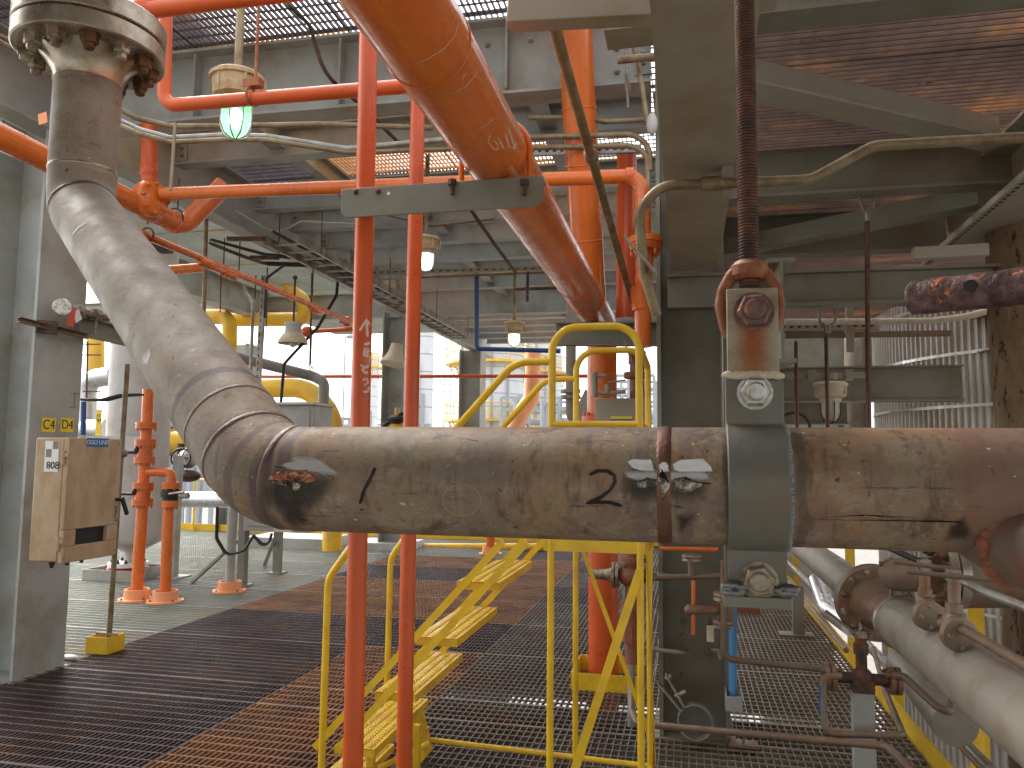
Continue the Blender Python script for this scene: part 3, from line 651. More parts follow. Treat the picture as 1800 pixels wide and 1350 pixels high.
w = MB(); q = P(305, 385, X=xa); w.tube([q+V((.03, 0, .3)), q+V((.03, 0, .07))], .006, 8); w.ring(q, (0, 1, 0), .078, .007, 24, 6)
one('pipe_hanger', 'dark clevis hanger holding the kinked orange feeder pipe', 'hanger', w, M['dark'])
w = MB(); w.tube([P(308, 215, Y=3.7), P(300, 335, Y=3.7)], .009, 8); one('hanger_rod', 'tan hanger rod left of the green lamp', 'rod', w, M['cond'])
# thin orange running pipe
xb = P(300, 434, Y=5.2).x
s0, s1 = P(150, 368, X=xb), P(640, 576, X=xb)
pipe('sprinkler_pipe', 'thin orange pipe running down to the right behind the diagonal brown pipe', [s0, s1], .028, 'orange', cpl=[(P(372, 467, X=xb), (0, 1, 0), .35, 1.35), (P(402, 481, X=xb), (0, 1, 0), .2, 1.5), (P(556, 545, X=xb), (0, 1, 0), .3, 1.4)])
w = MB(); q = P(258, 418, X=xb)
w.tube([q+V((0, 0, .16)), q+V((0, 0, .10))], .006, 8); w.ring(q+V((0, 0, .02)), (0, 1, .0), .055, .008, 24, 6); w.box(q+V((-.045, -.2, -.055)), q+V((.045, .25, -.04)))
one('pipe_hanger', 'dark clevis hanger with saddle around the thin orange sprinkler pipe', 'hanger', w, M['dark'])
pipe('branch_pipe', 'short orange branch crossing behind the thin sprinkler pipe', [P(250, 478, Y=8.5), P(360, 470, Y=8.5)], .06, 'orange')
pipe('branch_pipe', 'orange elbow at the left edge beside the near column', [P(-60, 490, Y=6.6), P(12, 480, Y=6.6), P(12, 420, Y=6.6)], .07, 'orange', .1)
pipe('branch_pipe', 'curved orange pipe end at the left edge above the other', [P(-60, 375, Y=6.2), P(14, 405, Y=6.2)], .06, 'orange', .1)
pipe('branch_pipe', 'upright orange duct at the left edge below the elbows', [P(-4, 555, Y=7), P(-4, 720, Y=7)], .06, 'orange', .1)
pipe('far_pipe', 'thin red pipe crossing the open sky at handrail height far behind', [P(400, 662, Y=14.6), P(1060, 661, Y=14.6)], .036, 'red', grp='far red pipes')
t = pipe('far_pipe', 'upper far red pipe with an end ball left of the chalked pipe', [P(535, 583, Y=11), P(640, 578, Y=11)], .034, 'red', grp='far red pipes')
w = MB(); w.sph(P(540, 583, Y=11), .09, 14, 8); w.sph(P(610, 565, Y=11), .08, 14, 8); w.cyl(P(608, 565, Y=11), P(600, 565, Y=10.6), .03, 10); put('end_cap', w, M['red'], t)
pipe('far_pipe', 'short red pipe standing behind the brown pipe elbow at left', [P(517, 540, Y=13.5), P(517, 580, Y=13.5)], .05, 'red', grp='far red pipes')
# blue drop line
pipe('blue_pipe', 'thin dark blue pipe dropping from the ceiling and turning right', [P(838, 480, Y=9.0), P(838, 613, Y=9.0), P(985, 617, Y=9.0)], .028, 'dblue', .05, seg=12)
# grey flanged pipe in front of sky
t = pipe('flanged_pipe', 'stained grey pipe dropping through the handrail with a flange and elbow', [P(1004, 520, Y=7.8), P(1003, 735, Y=7.8), P(1070, 765, Y=7.8)], .052, 'pipegrey', .12)
for v_ in (688, 698): w = MB(); q = P(1003, v_, Y=7.8); w.lathe(q, (0, 0, 1), [(-.018, .1), (.018, .1)], 20); put('flange', w, M['pipegrey'], t)
pipe('grey_pipe', 'upright brown grey pipe between the tank and the cream lamp', [P(1505, 540, Y=10.5), P(1505, 800, Y=10.5)], .14, 'pipegrey')
t = pipe('silver_pipe', 'bright silver clad pipe standing in front of the corrugated tank', [P(1592, 640, Y=9.5), P(1592, 960, Y=9.5)], .115, 'silver')
# ------------------------------------------------------------------ conduits and trays
def cond(label, pts, r, m='cond', R_=.15, cp=(), grp='conduits', name='conduit'):
    t = thing(name, label, 'conduit', tuple(V(pts[0])), grp); mb = MB(); mb.tube(pts, r, 12, R_, n_arc=8); put('tube', mb, M[m], t)
    for p, ax in cp: w = MB(); ax = V(ax).normalized(); w.lathe(V(p)-ax*.035, ax, [(0, r*1.4), (.07, r*1.4)], 14); put('coupling', w, M[m], t)
    return t
a, b = P(972, 40, Y=2.1), P(1112, 530, Y=4.9); c = P(1012, 205, Y=2.1+ .45*2.8)
d = (b-a).normalized(); cx = a.lerp(b, .22)
t = cond('thick tan conduit slanting down across the orange riser', [a, b], .019, cp=[]); w = MB(); w.lathe(a+d*.8, d, [(0, .021), (.005, .027), (.05, .027), (.06, .021)], 16); put('coupling', w, M['cond'], t)
cond('beige bent conduit crossing the upper right behind the threaded rod', [P(1155, 555, Y=2.95), P(1133, 480, Y=2.92), P(1122, 372, Y=2.9), P(1160, 326, Y=2.9), P(1270, 322, Y=2.9), P(1425, 316, Y=2.9), P(1535, 256, Y=2.9), P(1830, 240, Y=2.9)], .0195, 'cond', .12, cp=[(P(1250, 323, Y=2.9), (1, 0, 0))])
mb = MB(); a, b = P(1098, 415, Y=2.85), P(1155, 482, Y=2.85); mb.bar(a, b, .004, .045, up=(0, 1, 0)) ; mb.bar(a+V((0, .03, 0)), b+V((0, .03, 0)), .05, .004, up=(.7, 0, .7))
one('flat_bar', 'short beige strut offcut tied to the bent conduit', 'bar', mb, M['steel_bg'])
for k, (pts, r, lb) in enumerate([
    ([P(190, 180, Y=4.2), P(240, 208, Y=4.3), P(300, 222, Y=4.4), P(380, 222, Y=4.4), P(560, 218, Y=4.5), P(760, 225, Y=4.6)], .017, 'upper grey conduit curving away from the brown riser towards the green lamp'),
    ([P(195, 205, Y=4.2), P(245, 228, Y=4.2), P(300, 243, Y=4.2), P(400, 238, Y=4.2), P(470, 240, Y=4.2), P(610, 262, Y=4.3), P(790, 245, Y=4.5)], .018, 'middle curving grey conduit below the green lamp'),
    ([P(195, 213, Y=4.16), P(245, 235, Y=4.16), P(300, 250, Y=4.16), P(400, 245, Y=4.16), P(470, 246, Y=4.16), P(610, 268, Y=4.3), P(790, 262, Y=4.5)], .015, 'lowest curving grey conduit below the green lamp'),
    ([P(930, 207, Y=4.9), P(1035, 207, Y=4.85), P(1060, 214, Y=4.85), P(1140, 210, Y=4.85)], .017, 'top conduit running right behind the orange riser'),
    ([P(780, 245, Y=4.7), P(930, 242, Y=4.8), P(1115, 236, Y=4.8), P(1142, 258, Y=4.8), P(1143, 300, Y=4.8)], .018, 'upper paired conduit bending down beside the right column'),
    ([P(780, 262, Y=4.7), P(930, 260, Y=4.8), P(1110, 256, Y=4.8), P(1138, 270, Y=4.8), P(1139, 420, Y=4.8)], .018, 'lower paired conduit bending down beside the right column'),
    ([P(1105, 50, Y=4.7), P(1122, 110, Y=4.7), P(1138, 215, Y=4.7)], .016, 'slanting tan conduit left of the right column'),
    ([P(825, 365, Y=6.6), P(870, 430, Y=7.4), P(906, 478, Y=8.2)], .018, 'dark conduit running away to the small warm lamp'),
    ([P(363, 380, Y=7.0), P(357, 590, Y=7.0)], .02, 'upright tan conduit right of the diagonal brown pipe'),
    ([P(430, 500, Y=9.2), P(430, 512, Y=9.2), P(445, 533, Y=9.2), P(440, 670, Y=9.2)], .023, 'grey conduit with a kink left of the perforated post'),
    ([P(-5, 62, Y=3.6), P(45, 85, Y=3.75), P(95, 130, Y=3.9), P(150, 155, Y=4.1)], .016, 'orange tan conduit running behind the big flange at upper left'),
    ([P(-5, 72, Y=3.55), P(45, 97, Y=3.7), P(95, 140, Y=3.85), P(150, 165, Y=4.05)], .016, 'tan conduit under its twin behind the big flange'),
    ([P(500, 0, Y=4.6), P(545, 45, Y=4.6), P(570, 130, Y=4.6), P(640, 190, Y=5), P(700, 250, Y=5.2)], .014, 'dark brown cable hanging right of the green lamp'),
    ([P(740, 487, Y=8.9), P(1060, 474, Y=8.9)], .02, 'far level tan conduit left of the blue pipe elbow'),
    ([P(905, 508, Y=8.5), P(1060, 503, Y=8.5)], .02, 'rusty level conduit behind the lamp stem'),
    ([P(-5, 262, Y=5.4), P(60, 290, Y=5.6), P(110, 318, Y=5.8)], .02, 'silver tube below the orange pipe at the left edge'),
    ([P(-5, 280, Y=5.3), P(60, 308, Y=5.5), P(110, 335, Y=5.7)], .017, 'tan tube below the silver one at the left edge'),
    ([P(1380, 566, Y=6.2), P(1640, 564, Y=6.2), P(1700, 556, Y=6.2), P(1760, 540, Y=6.2)], .024, 'cream conduit curving up to the rusty post at right'),
    ([P(640, 368, Y=8.3), P(760, 398, Y=8.3), P(870, 385, Y=8.3)], .012, 'sagging brown wire across the ceiling joists')]):
    cond(lb, pts, r, ['cond', 'galv', 'cond', 'cond', 'cond', 'cond', 'cond', 'dark', 'cond', 'galv', 'cond', 'cond', 'dark', 'cond', 'dark', 'galv', 'cond', 'cream', 'rustpipe'][k])
def perf(label, p0, p1, w=.04, d=.04, m='galv', up=(0, 0, 1), face=(0, -1, 0), step=.05):
    """slotted strut channel with its row of holes"""
    t = thing('strut_channel', label, 'strut', tuple(V(p0)), 'slotted strut channels'); mb = MB(); p0, p1 = V(p0), V(p1)
    mb.prof(p0, p1, [(-w/2, -d/2), (w/2, -d/2), (w/2, d/2), (-w/2, d/2)], up); put('channel', mb, M[m], t)
    dr = (p1-p0); L = dr.length; dr.normalize(); mb = MB(); f = V(face).normalized()
    f = (f - dr*f.dot(dr)).normalized(); s_ = dr.cross(f)
    for k in range(int(L/step)): q = p0+dr*(k+.5)*step; mb.obox(q+f*(d/2+.0015 if abs(f.dot(V(up))) > .5 else w/2+.0015), dr*step*.22, s_*.007, f*.001)
    put('slot_row', mb, M['ink'], t)['kind'] = 'stuff'; return t
perf('slotted strut post standing left of the dome lamp', P(465, 485, Y=9.0), P(452, 700, Y=9.0), .06, .06, up=(0, 1, 0), step=.09)
perf('slotted strut under the far ceiling beam, left of the overhead pipe', P(640, 480, Y=9.4), P(1045, 470, Y=9.4), .05, .06, 'steel_bg', step=.1)
perf('slotted strut under the pale beam at the right edge', P(1825, 292, Z=2.82), P(1628, 462, Z=2.82), .05, .03, 'steel_bg', face=(0, 0, -1), step=.05)
perf('slotted strut behind the paired conduits near the right column', P(930, 268, Y=5.0), P(1125, 262, Y=5.0), .03, .05, 'galv', step=.05)
perf('slotted strut crossing behind the hanger rods at right', P(1370, 576, Y=6.6), P(1545, 573, Y=6.6), .04, .07, 'steel_bg', step=.06)
perf('dark hanging slotted strut right of the small warm lamp', P(928, 478, Y=8.2), P(927, 530, Y=8.2), .03, .03, 'dark', up=(0, 1, 0), step=.05)
mb = MB(); mb.prof(P(1380, 590, Y=6.6), P(1670, 586, Y=6.6), [(-.03, -.02), (.03, -.02), (.03, .02), (-.03, .02)])
one('angle_strut', 'rusty edged strut under the slotted strut at right', 'strut', mb, M['rustpipe'])
mb = MB(); mb.box(P(1488, 548, Y=6.2)+V((0, 0, -.3)), P(1500, 548, Y=6.2)+V((0, .05, .05))); one('drop_bracket', 'short olive drop bracket right of the U hanger', 'bracket', mb, M['steel_bg'])
for lb, u0, u1, v_, y_ in (('upper dark strut stub sticking out under the left girder', 400, 465, 420, 6.9), ('middle dark strut stub under the left girder', 440, 490, 453, 7.6), ('pale strut stub with an open end left of the chalked pipe', 575, 610, 459, 8.9)):
    mb = MB(); mb.prof(P(u0, v_, Y=y_), P(u1, v_, Y=y_), [(-.02, -.02), (.02, -.02), (.02, .02), (-.02, .02)]); one('strut_stub', lb, 'strut', mb, M['cond'] if u0 > 500 else M['dark'])
# cable bundles
def cable(label, pts, r=.012, n=3, sp=.03, m='black'):
    mb = MB()
    for k in range(n):
        o = V((0, sp*(k-n/2), (rnd.random()-.5)*sp)); mb.tube([V(p)+o*(1 if 0 < i < len(pts)-1 else .6) for i, p in enumerate(pts)], r, 8, .1, n_arc=4)
    one('cable_bundle', label, 'cables', mb, M[m])
cable('black cable bundle sagging under the left ceiling towards the chalked pipe', [P(375, 430, Y=7), P(430, 452, Y=7.6), P(470, 465, Y=8.2), P(560, 468, Y=8.8), P(600, 480, Y=9.3), P(700, 545, Y=12)], .014, 5, .04)
cable('thin black cables under the left girder', [P(375, 422, Y=7), P(470, 448, Y=8), P(560, 456, Y=8.8), P(640, 496, Y=10.3)], .01, 4, .04)
cable('single thick black cable looping down to the slotted post', [P(640, 505, Y=9.5), P(575, 470, Y=9.2), P(500, 468, Y=9.05), P(470, 490, Y=8.95), P(466, 560, Y=8.95)], .018, 1)
cable('black cable falling diagonally behind the dome lamp', [P(596, 476, Y=9.3), P(592, 520, Y=9.2), P(560, 575, Y=9.1), P(500, 640, Y=9.1), P(494, 712, Y=9.1)], .016, 2, .02)
cable('pale wire looping from the girder to the joist', [P(415, 372, X=-4.55), P(470, 405, X=-4.4), P(490, 410, Y=8.0), P(510, 402, Y=8.0), P(530, 391, Y=8.0), P(640, 396, Y=8.0)], .011, 1, m='lgrey')
cable('green and black cables strapped across the pale vessel', [P(145, 703, Y=6.6), P(185, 704, Y=6.6), P(215, 696, Y=6.6), P(250, 694, Y=6.6)], .010, 5, .02)
for k, (u_, a, b) in enumerate([(395, 418, 470), (422, 425, 478), (470, 470, 575), (389, 470, 548), (450, 484, 525), (551, 465, 520), (548, 480, 640), (546, 560, 645)]):
    mb = MB(); mb.tube([P(u_, a, Y=8.6), P(u_-2, b, Y=8.6)], .008, 6); one('hanger_rod', '%s thin dark hanger rod of the left ceiling, counted from the left column side' % lab_ord(k), 'rod', mb, M['dark'], 'thin hanger rods')
t = thing('cable_ladder', 'long grey cable ladder hung below the left girder with black cables on it', 'cable tray', (-4.05, 9.5, 3.78)); LY0, LY1 = 7.2, 14.0
for x in (-4.25, -3.85): w = MB(); chan(w, (x, LY0, 3.80), (x, LY1, 3.80), .09, .03, .005, flip=1 if x < -4 else -1); put('side_rail', w, M['galv'], t)
for k in range(23): w = MB(); y = LY0+.15+k*.3; w.box((-4.24, y-.015, 3.775), (-3.86, y+.015, 3.795)); put('rung', w, M['galv'], t)
cable('four black cables lying on the long cable ladder', [(-4.05, LY0-.1, 3.83), (-4.02, 9, 3.82), (-4.08, 12, 3.83), (-4.05, LY1, 3.82)], .014, 4, .05)
for k, y in enumerate((7.6, 9.6, 11.6, 13.4)):
    for x in (-4.3, -3.8): w = MB(); w.tube([(x, y, 4.2), (x, y, 3.74)], .006, 6); put('drop_rod', w, M['dark'], t)
# wire basket tray beside right column
mb = MB()
for u_ in (1092, 1100): mb.tube([P(u_, 30, Y=4.75), P(u_+8, 160, Y=4.75)], .004, 6)
for k in range(12): v_ = 32+k*11; mb.tube([P(1091+k*.7, v_, Y=4.75), P(1101+k*.7, v_, Y=4.75)], .0035, 6)
mb.tube([P(1096, 20, Y=4.78), P(1104, 190, Y=4.78)], .008, 6)
one('wire_tray', 'narrow wire cable tray left of the right column', 'cable tray', mb, M['galv'])
mb = MB()
mb.box(P(1176, -20, Y=4.74)+V((-.012, 0, 0)), P(1176, 330, Y=4.74)+V((.0, .03, 0)))
for k in range(38): q = P(1178, 120+k*8.6-k*k*.04, Y=4.74); mb.box(q, q+V((.05, .02, .006)))
one('cable_ladder', 'narrow vertical cable ladder on the face of the right column', 'cable tray', mb, M['galv'])
mb = MB(); mb.tube([P(1086, 106, Y=4.6), P(1185, 96, Y=4.6)], .024, 14); one('stub_pipe', 'short tan pipe stub left of the beige overhead beam', 'pipe', mb, M['cond'])
mb = MB(); mb.sph(P(1146, 218, Y=4.7), .035, 14, 10, (1, 1, 2)); one('junction_fitting', 'oval grey conduit body on the right column', 'conduit fitting', mb, M['lgrey'])

# ------------------------------------------------------------------ lamps
def well_lamp(label, c, s, glass, housing='beigelamp', rod=.6, cage='galv', bulb=True, lit=True):
    """c: point at the top of the housing"""
    t = thing('lamp', label, 'lamp', tuple(c), 'caged glass lamps'); c = V(c)
    w = MB(); w.lathe(c, (0, 0, -1), [(0, .03*s), (0, .115*s), (.012*s, .13*s), (.03*s, .13*s), (.035*s, .118*s), (.115*s, .11*s), (.13*s, .08*s), (.155*s, .078*s)], 28); put('housing', w, M[housing], t)
    w = MB()
    for k in range(6):
        a = k*math.pi/3+.3; w.box(c+V((math.cos(a)*.115-.006, math.sin(a)*.115-.006, -.10))*s, c+V((math.cos(a)*.128+.006, math.sin(a)*.128+.006, -.02))*s)
    put('lug', w, M[housing], t)['kind'] = 'stuff'
    w = MB(); g = c-V((0, 0, .155*s)); w.lathe(g, (0, 0, -1), [(0, .068*s), (.08*s, .066*s), (.12*s, .055*s), (.145*s, .035*s), (.155*s, .005*s)], 24); put('glass', w, M[glass], t)
    w = MB(); w.sph(g-V((0, 0.0, .06*s)), .069*s*.45, 14, 10, (1, 1, 1.6))
    if lit: put('bulb', w, M['bulb'], t)
    w = MB()
    for k in range(4):
        a = k*math.pi/4+.2; dx, dy = math.cos(a), math.sin(a)
        w.tube([g+V((dx*.076, dy*.076, 0))*s, g+V((dx*.076, dy*.076, -.09))*s, g+V((dx*.055, dy*.055, -.14))*s, g+V((0, 0, -.168))*s, g+V((-dx*.055, -dy*.055, -.14))*s, g+V((-dx*.076, -dy*.076, -.09))*s, g+V((-dx*.076, -dy*.076, 0))*s], .0042*s, 6, .02*s, n_arc=3)
    put('wire_guard', w, M[cage], t)
    if rod: w = MB(); w.cyl(c, c+V((0, 0, rod)), .017*s+.003, 12); w.lathe(c, (0, 0, 1), [(0, .04*s), (.03*s, .025*s)], 14); put('stem', w, M['cond'], t)
    return t
well_lamp('large caged lamp with a green glowing glass under the red pipe', P(418, 133, Y=3.25), 1.0, 'gg', rod=1.15)
w = MB(); q = P(441, 168, Y=2.99); w.ring(q, (1, 0, 0), .037, .006, 24, 6); w.box(q+V((-.03, -.02, .036)), q+V((.05, .02, .07))); w.cyl(q+V((.02, 0, .06)), q+V((.02, 0, .75)), .007, 8)
one('rod_hanger', 'rusty clamp and rod holding the red pipe beside the green lamp', 'hanger', w, M['eye'])
well_lamp('caged lamp with tan ribbed housing right of the thinner red pipe', P(749, 418, Y=6.4), .95, 'gb', rod=.75)
well_lamp('small caged lamp with warm light hanging behind the yellow handrail', P(904, 566, Y=9.0), .95, 'gw', rod=.62)
well_lamp('cream unlit lamp with a wire guard behind the right hanger rods', P(1459, 672, Y=6.6), 1.02, 'goff', 'cream', rod=0, cage='dark', lit=False)
w = MB(); q = P(1459, 668, Y=6.6); w.box(q+V((-.35, -.02, .02)), q+V((.3, .03, .06))); w.cyl(q, q+V((0, 0, .05)), .06, 16)
for dx in (-.14, .14): w.box(q+V((dx-.03, -.04, .0)), q+V((dx+.03, .04, .08)))
one('lamp_bracket', 'pale strut bracket above the cream unlit lamp', 'bracket', w, M['steel_bg'])
# dome lamp
t = thing('dome_lamp', 'cream dome lamp hanging in front of the sky left of the chalked pipe', 'lamp', tuple(P(516, 567, Y=9)))
c = P(516, 567, Y=9); w = MB(); w.lathe(c, (0, 0, -1), [(0, .03), (0, .105), (.04, .11), (.045, .10), (.14, .105)], 24); put('housing', w, M['lgrey'], t)
w = MB(); w.lathe(c-V((0, 0, .13)), (0, 0, -1), [(0, .10), (.03, .13), (.09, .175), (.14, .19), (.142, .186), (.09, .17), (.02, .1)], 30, close=False); put('shade', w, M['cream'], t)
w = MB(); w.sph(c-V((0, 0, .27)), .05, 14, 8); put('bulb', w, M['goff'], t)
w = MB(); w.cyl(c, c+V((0, 0, .6)), .013, 10); w.sph(c+V((0, 0, .58)), .03); put('stem', w, M['dark'], t)
# horn
t = thing('horn_speaker', 'beige horn speaker on the dark grey column', 'speaker', tuple(P(697, 610, Y=12.2)))
c = P(698, 606, Y=12.3); w = MB(); w.lathe(c, (-.12, -.2, -1), [(0, .10), (.1, .11), (.22, .15), (.34, .22), (.35, .22), (.34, .2)], 20); put('horn', w, M['cream'], t)

# ------------------------------------------------------------------ yellow mobile steps
YF, YB = 3.35, 4.12
XL = P(970, 700, Y=YF).x; XR_ = P(1124, 700, Y=YF).x; PZ = P(1000, 946, Y=YF).z
st = thing('mobile_steps', 'yellow mobile access steps with handrails and punched treads', 'steps', ((XL+XR_)/2, (YF+YB)/2, 0))
def yp(name, pts, r=.0165, R_=.09): w = MB(); w.tube(pts, r, 14, R_, n_arc=8); return put(name, w, M['yellow'], st)
zt = P(1050, 574, Y=YF).z; zm = P(1050, 746, Y=YF).z; zr = P(940, 636, Y=YF).z
for x in (XL, XR_):
    for y in (YF, YB): yp('leg', [(x, y, .06), (x, y, PZ+.0)], .015)
yp('guard_rail', [(XL, YF, PZ), (XL, YF, zt), (XR_, YF, zt), (XR_, YF, PZ)], R_=.11)
yp('guard_rail', [(XL, YB, PZ), (XL, YB, zt), (XR_, YB, zt), (XR_, YB, PZ)], R_=.11)
yp('guard_rail', [(XR_, YF, zt-.09), (XR_, YB, zt-.09)], .0155, 0)
yp('mid_rail', [(XL, YF, zm), (XR_, YF, zm)], .0155); yp('mid_rail', [(XR_, YF, zm), (XR_, YB, zm)], .0155); yp('mid_rail', [(XL, YB, zm), (XR_, YB, zm)], .0155)
slx = XL - .30; top0 = P(905, 637, Y=YF)
hx = P(577, 1017, Y=YF); fx = P(562, 1345, Y=YF)
for y in (YF, YB):
    yp('handrail', [(XL, y, zr), (top0.x, y, zr), (P(615, 964, Y=YF).x, y, P(615, 964, Y=YF).z), (hx.x, y, hx.z), (hx.x-.005, y, .1)], R_=.14)
# platform deck
w = MB(); w.box((XL-.03, YF-.01, PZ-.055), (XR_+.02, YF+.006, PZ-.002)); w.box((XL-.03, YB-.006, PZ-.055), (XR_+.02, YB+.01, PZ-.002)); w.box((XR_+.004, YF, PZ-.055), (XR_+.02, YB, PZ-.002)); w.box((XL-.03, YF, PZ-.055), (XL-.018, YB, PZ-.002))
put('platform_frame', w, M['yellow'], st)
w = grating(XL-.03, XR_+.01, YF, YB, PZ-.002, .03, .06, h=.02, t=.005); put('platform_grating', w, M['yellow'], st, smooth=0)
rise = (PZ-.02)/5.0; t4 = P(802, 1022, Y=YF); t3 = P(731, 1120, Y=YF); dx = t4.x-t3.x; tw = .19
treads = []
for k in range(5):
    x0 = t4.x - dx*k*1.03; z = t4.z - (rise)*k
    if z < .03: break
    w = MB(); w.box((x0, YF+.012, z-.035), (x0+.004, YB-.012, z)); w.box((x0+tw-.004, YF+.012, z-.035), (x0+tw, YB-.012, z)); w.box((x0+.004, YF+.012, z-.003), (x0+tw-.004, YB-.012, z-.001))
    w.box((x0+.004, YF+.012, z-.035), (x0+tw-.004, YF+.016, z)); w.box((x0+.004, YB-.016, z-.035), (x0+tw-.004, YB-.012, z))
    tr = put('tread', w, M['yellow'], st); treads.append((x0, z))
    w = MB()
    for j in range(4):
        for i in range(26):
            cx_, cy_ = x0+.03+j*.043, YF+.04+i*(YB-YF-.08)/25; w.lathe((cx_, cy_, z-.0015), (0, 0, 1), [(0, .0135), (.005, .011), (.005, .006), (.0, .005)], 6, close=False)
    w2 = put('punched_grip', w, M['yellow'], tr); w2['kind'] = 'stuff'
    w = MB()
    for j in range(4):
        for i in range(26):
            cx_, cy_ = x0+.03+j*.043, YF+.04+i*(YB-YF-.08)/25; w.box((cx_-.013, cy_-.0055, z-.0008), (cx_+.013, cy_+.0055, z+.0012))
    w2 = put('slot_row', w, M['gdark'], tr); w2['kind'] = 'stuff'
for y, s_ in ((YF-.006, 1), (YB+.006, 1)):
    for du in (0, .105):
        a = P(600+du*0, 1263, Y=YF); b = P(885, 951, Y=YF); a = V((a.x+du, y, a.z)); b = V((b.x+du, y, b.z)); d = (b-a).normalized(); a = a-d*.18
        w = MB(); w.bar(a, b, .008, .042, up=(0, -1, 0)) ; w = MB(); n_ = V((0, 1, 0)); u_ = d.cross(n_)
        w.obox((a+b)/2, (b-a)/2, n_*.004, u_*.0155); put('stringer', w, M['yellow'], st)
def fb(p0, p1, n_, wd=.036): w = MB(); p0, p1 = V(p0), V(p1); d = (p1-p0).normalized(); n_ = V(n_); w.obox((p0+p1)/2, (p1-p0)/2, n_*.003, d.cross(n_)*wd/2); put('brace', w, M['yellow'], st)
fb((XR_, YF-.018, PZ-.12), (XL+.02, YF-.018, .06), (0, 1, 0)); fb((XL+.0, YB+.018, PZ-.05), (XR_, YB+.018, .20), (0, 1, 0), .022)
fb((XR_+.02, YB, PZ-.05), (XR_+.02, YF, .08), (1, 0, 0)); fb((XR_+.026, YF, PZ-.05), (XR_+.026, YB, .08), (1, 0, 0), .022)
q = P(752, 1285, Y=YB-.0)
yp('base_rail', [(q.x, YB, .10), (XR_, YB, .07)], .014, 0); yp('base_rail', [(XR_, YF, .07), (XR_, YB, .07)], .014, 0)
w = MB(); lx, lz = treads[-2][0], treads[-2][1]
w.box((lx+.12, YF+.1, .03), (lx+.15, YF+.13, lz-.03)); w.box((lx, YF+.05, lz-.16), (lx+.26, YF+.09, lz-.11)); w.box((lx+.25, YF+.35, .03), (lx+.28, YF+.38, lz)); w.box((q.x-.04, YB-.03, 0.02), (q.x+.0, YB+.03, .16)); w.tube([(lx+.1, YF+.3, .12), (lx+.3, YF+.45, .2)], .015, 8)
w.obox(V((q.x-.02, YB-.05, .13)), V((.015, 0, .02)), V((0, .07, 0)), V((-.03, 0, .10))); put('lock_mechanism', w, M['yellow'], st)['kind'] = 'stuff'
w = MB()
for x, y in ((XL, YB), (XR_, YB), (XR_, YF), (XL, YF)): w.lathe((x, y, 0.002), (0, 0, 1), [(0, .022), (.05, .02), (.06, .017)], 12)
put('rubber_foot', w, M['black'], st)

# ------------------------------------------------------------------ left equipment
# cabinet
cb = thing('instrument_cabinet', 'weathered tan fibreglass cabinet with a dark slot window beside the left column', 'cabinet', tuple(P(113, 990, Y=4.35)), None)
xf = P(114, 880, Y=4.35).x; xb_ = P(56, 880, Y=4.35).x; ztp, zbt = P(114, 769, Y=4.35).z, P(114, 990, Y=4.35).z
ye = P(207, 880, X=xf).y
w = MB(); w.box((xb_, 4.35, zbt), (xf-.03, ye, ztp)); put('cabinet_body', w, M['tan'], cb, bevel=.012)
w = MB(); Wz0, Wz1 = zbt+.10, zbt+.205; wy0, wy1 = 4.35+.10, ye-.10; x0_, x1_ = xf-.026, xf+.01
w.box((x0_, 4.345, Wz1), (x1_, ye, ztp)); w.box((x0_, 4.345, zbt-.005), (x1_, ye, Wz0)); w.box((x0_, 4.345, Wz0), (x1_, wy0, Wz1)); w.box((x0_, wy1, Wz0), (x1_, ye, Wz1)); put('door', w, M['tan'], cb, bevel=.006)
w = MB(); w.box((x0_-.003, wy0, Wz0), (x0_+.006, wy1, Wz1)); put('window', w, M['black'], cb)
for z in (ztp-.13, zbt+.12):
    w = MB(); w.cyl((xf-.02, 4.338, z-.045), (xf-.02, 4.338, z+.045), .012, 12); w.box((xf-.055, 4.334, z-.03), (xf-.02, 4.349, z-.005)); w.box((xf-.02, 4.334, z+.005), (xf+.014, 4.346, z+.03)); put('hinge', w, M['tan'], cb)
w = MB(); q = V((xf+.01, ye-.03, P(200, 878, X=xf).z)); w.cyl(q, q+V((.05, 0, 0)), .012, 12); w.obox(q+V((.055, .02, -.045)), V((.008, 0, 0)), V((0, .012, .005)), V((0, -.03, .06))); put('door_handle', w, M['black'], cb)
def sign(parent, nm, c, right, upv, wd, ht, m): w = MB(); right, upv = V(right).normalized(), V(upv).normalized(); n_ = right.cross(upv); w.obox(V(c)+n_*.0008, right*wd/2, upv*ht/2, n_*.0008); return put(nm, w, M[m], parent)
c = P(91, 802, Y=4.349); sw, sh = .105, .20
sg = sign(cb, 'number_plate', c, (1, 0, 0), (0, 0, 1), sw, sh, 'labelw')
for du, dz in ((.26, .36), (-.22, .10)): w = MB(); cc = V(c)+V((du*sw, -.002, dz*sh)); w.box(cc+V((-.021, -.0006, -.026)), cc+V((.021, 0, .026))); put('check_square', w, M['steel_dk'], sg)
text(sg, 'number', '808', V(c)+V((.014, -.002, -.3*sh)), (1, 0, 0), (0, 0, 1), .066, M['ink'])
c = P(172, 778, X=xf+.0105); sg = sign(cb, 'name_plate', c, (0, 1, 0), (0, 0, 1), .20, .06, 'labelb'); text(sg, 'lettering', 'OGO UNIT', V(c)+V((.002, 0, 0)), (0, 1, 0), (0, 0, 1), .042, M['labelw'])
text(cb, 'lettering', 'OWUT', P(203, 903, X=xf+.0115), (0, 0, -1), (0, 1, 0), .035, M['ink'])
for k in range(3): w = MB(); q = V((xf-.16+.0*k, 4.45+.13*k, zbt)); w.lathe(q, (0, 0, -1), [(0, .02), (.025, .02), (.03, .013), (.05, .012)], 12); put('cable_gland', w, M['black'], cb)
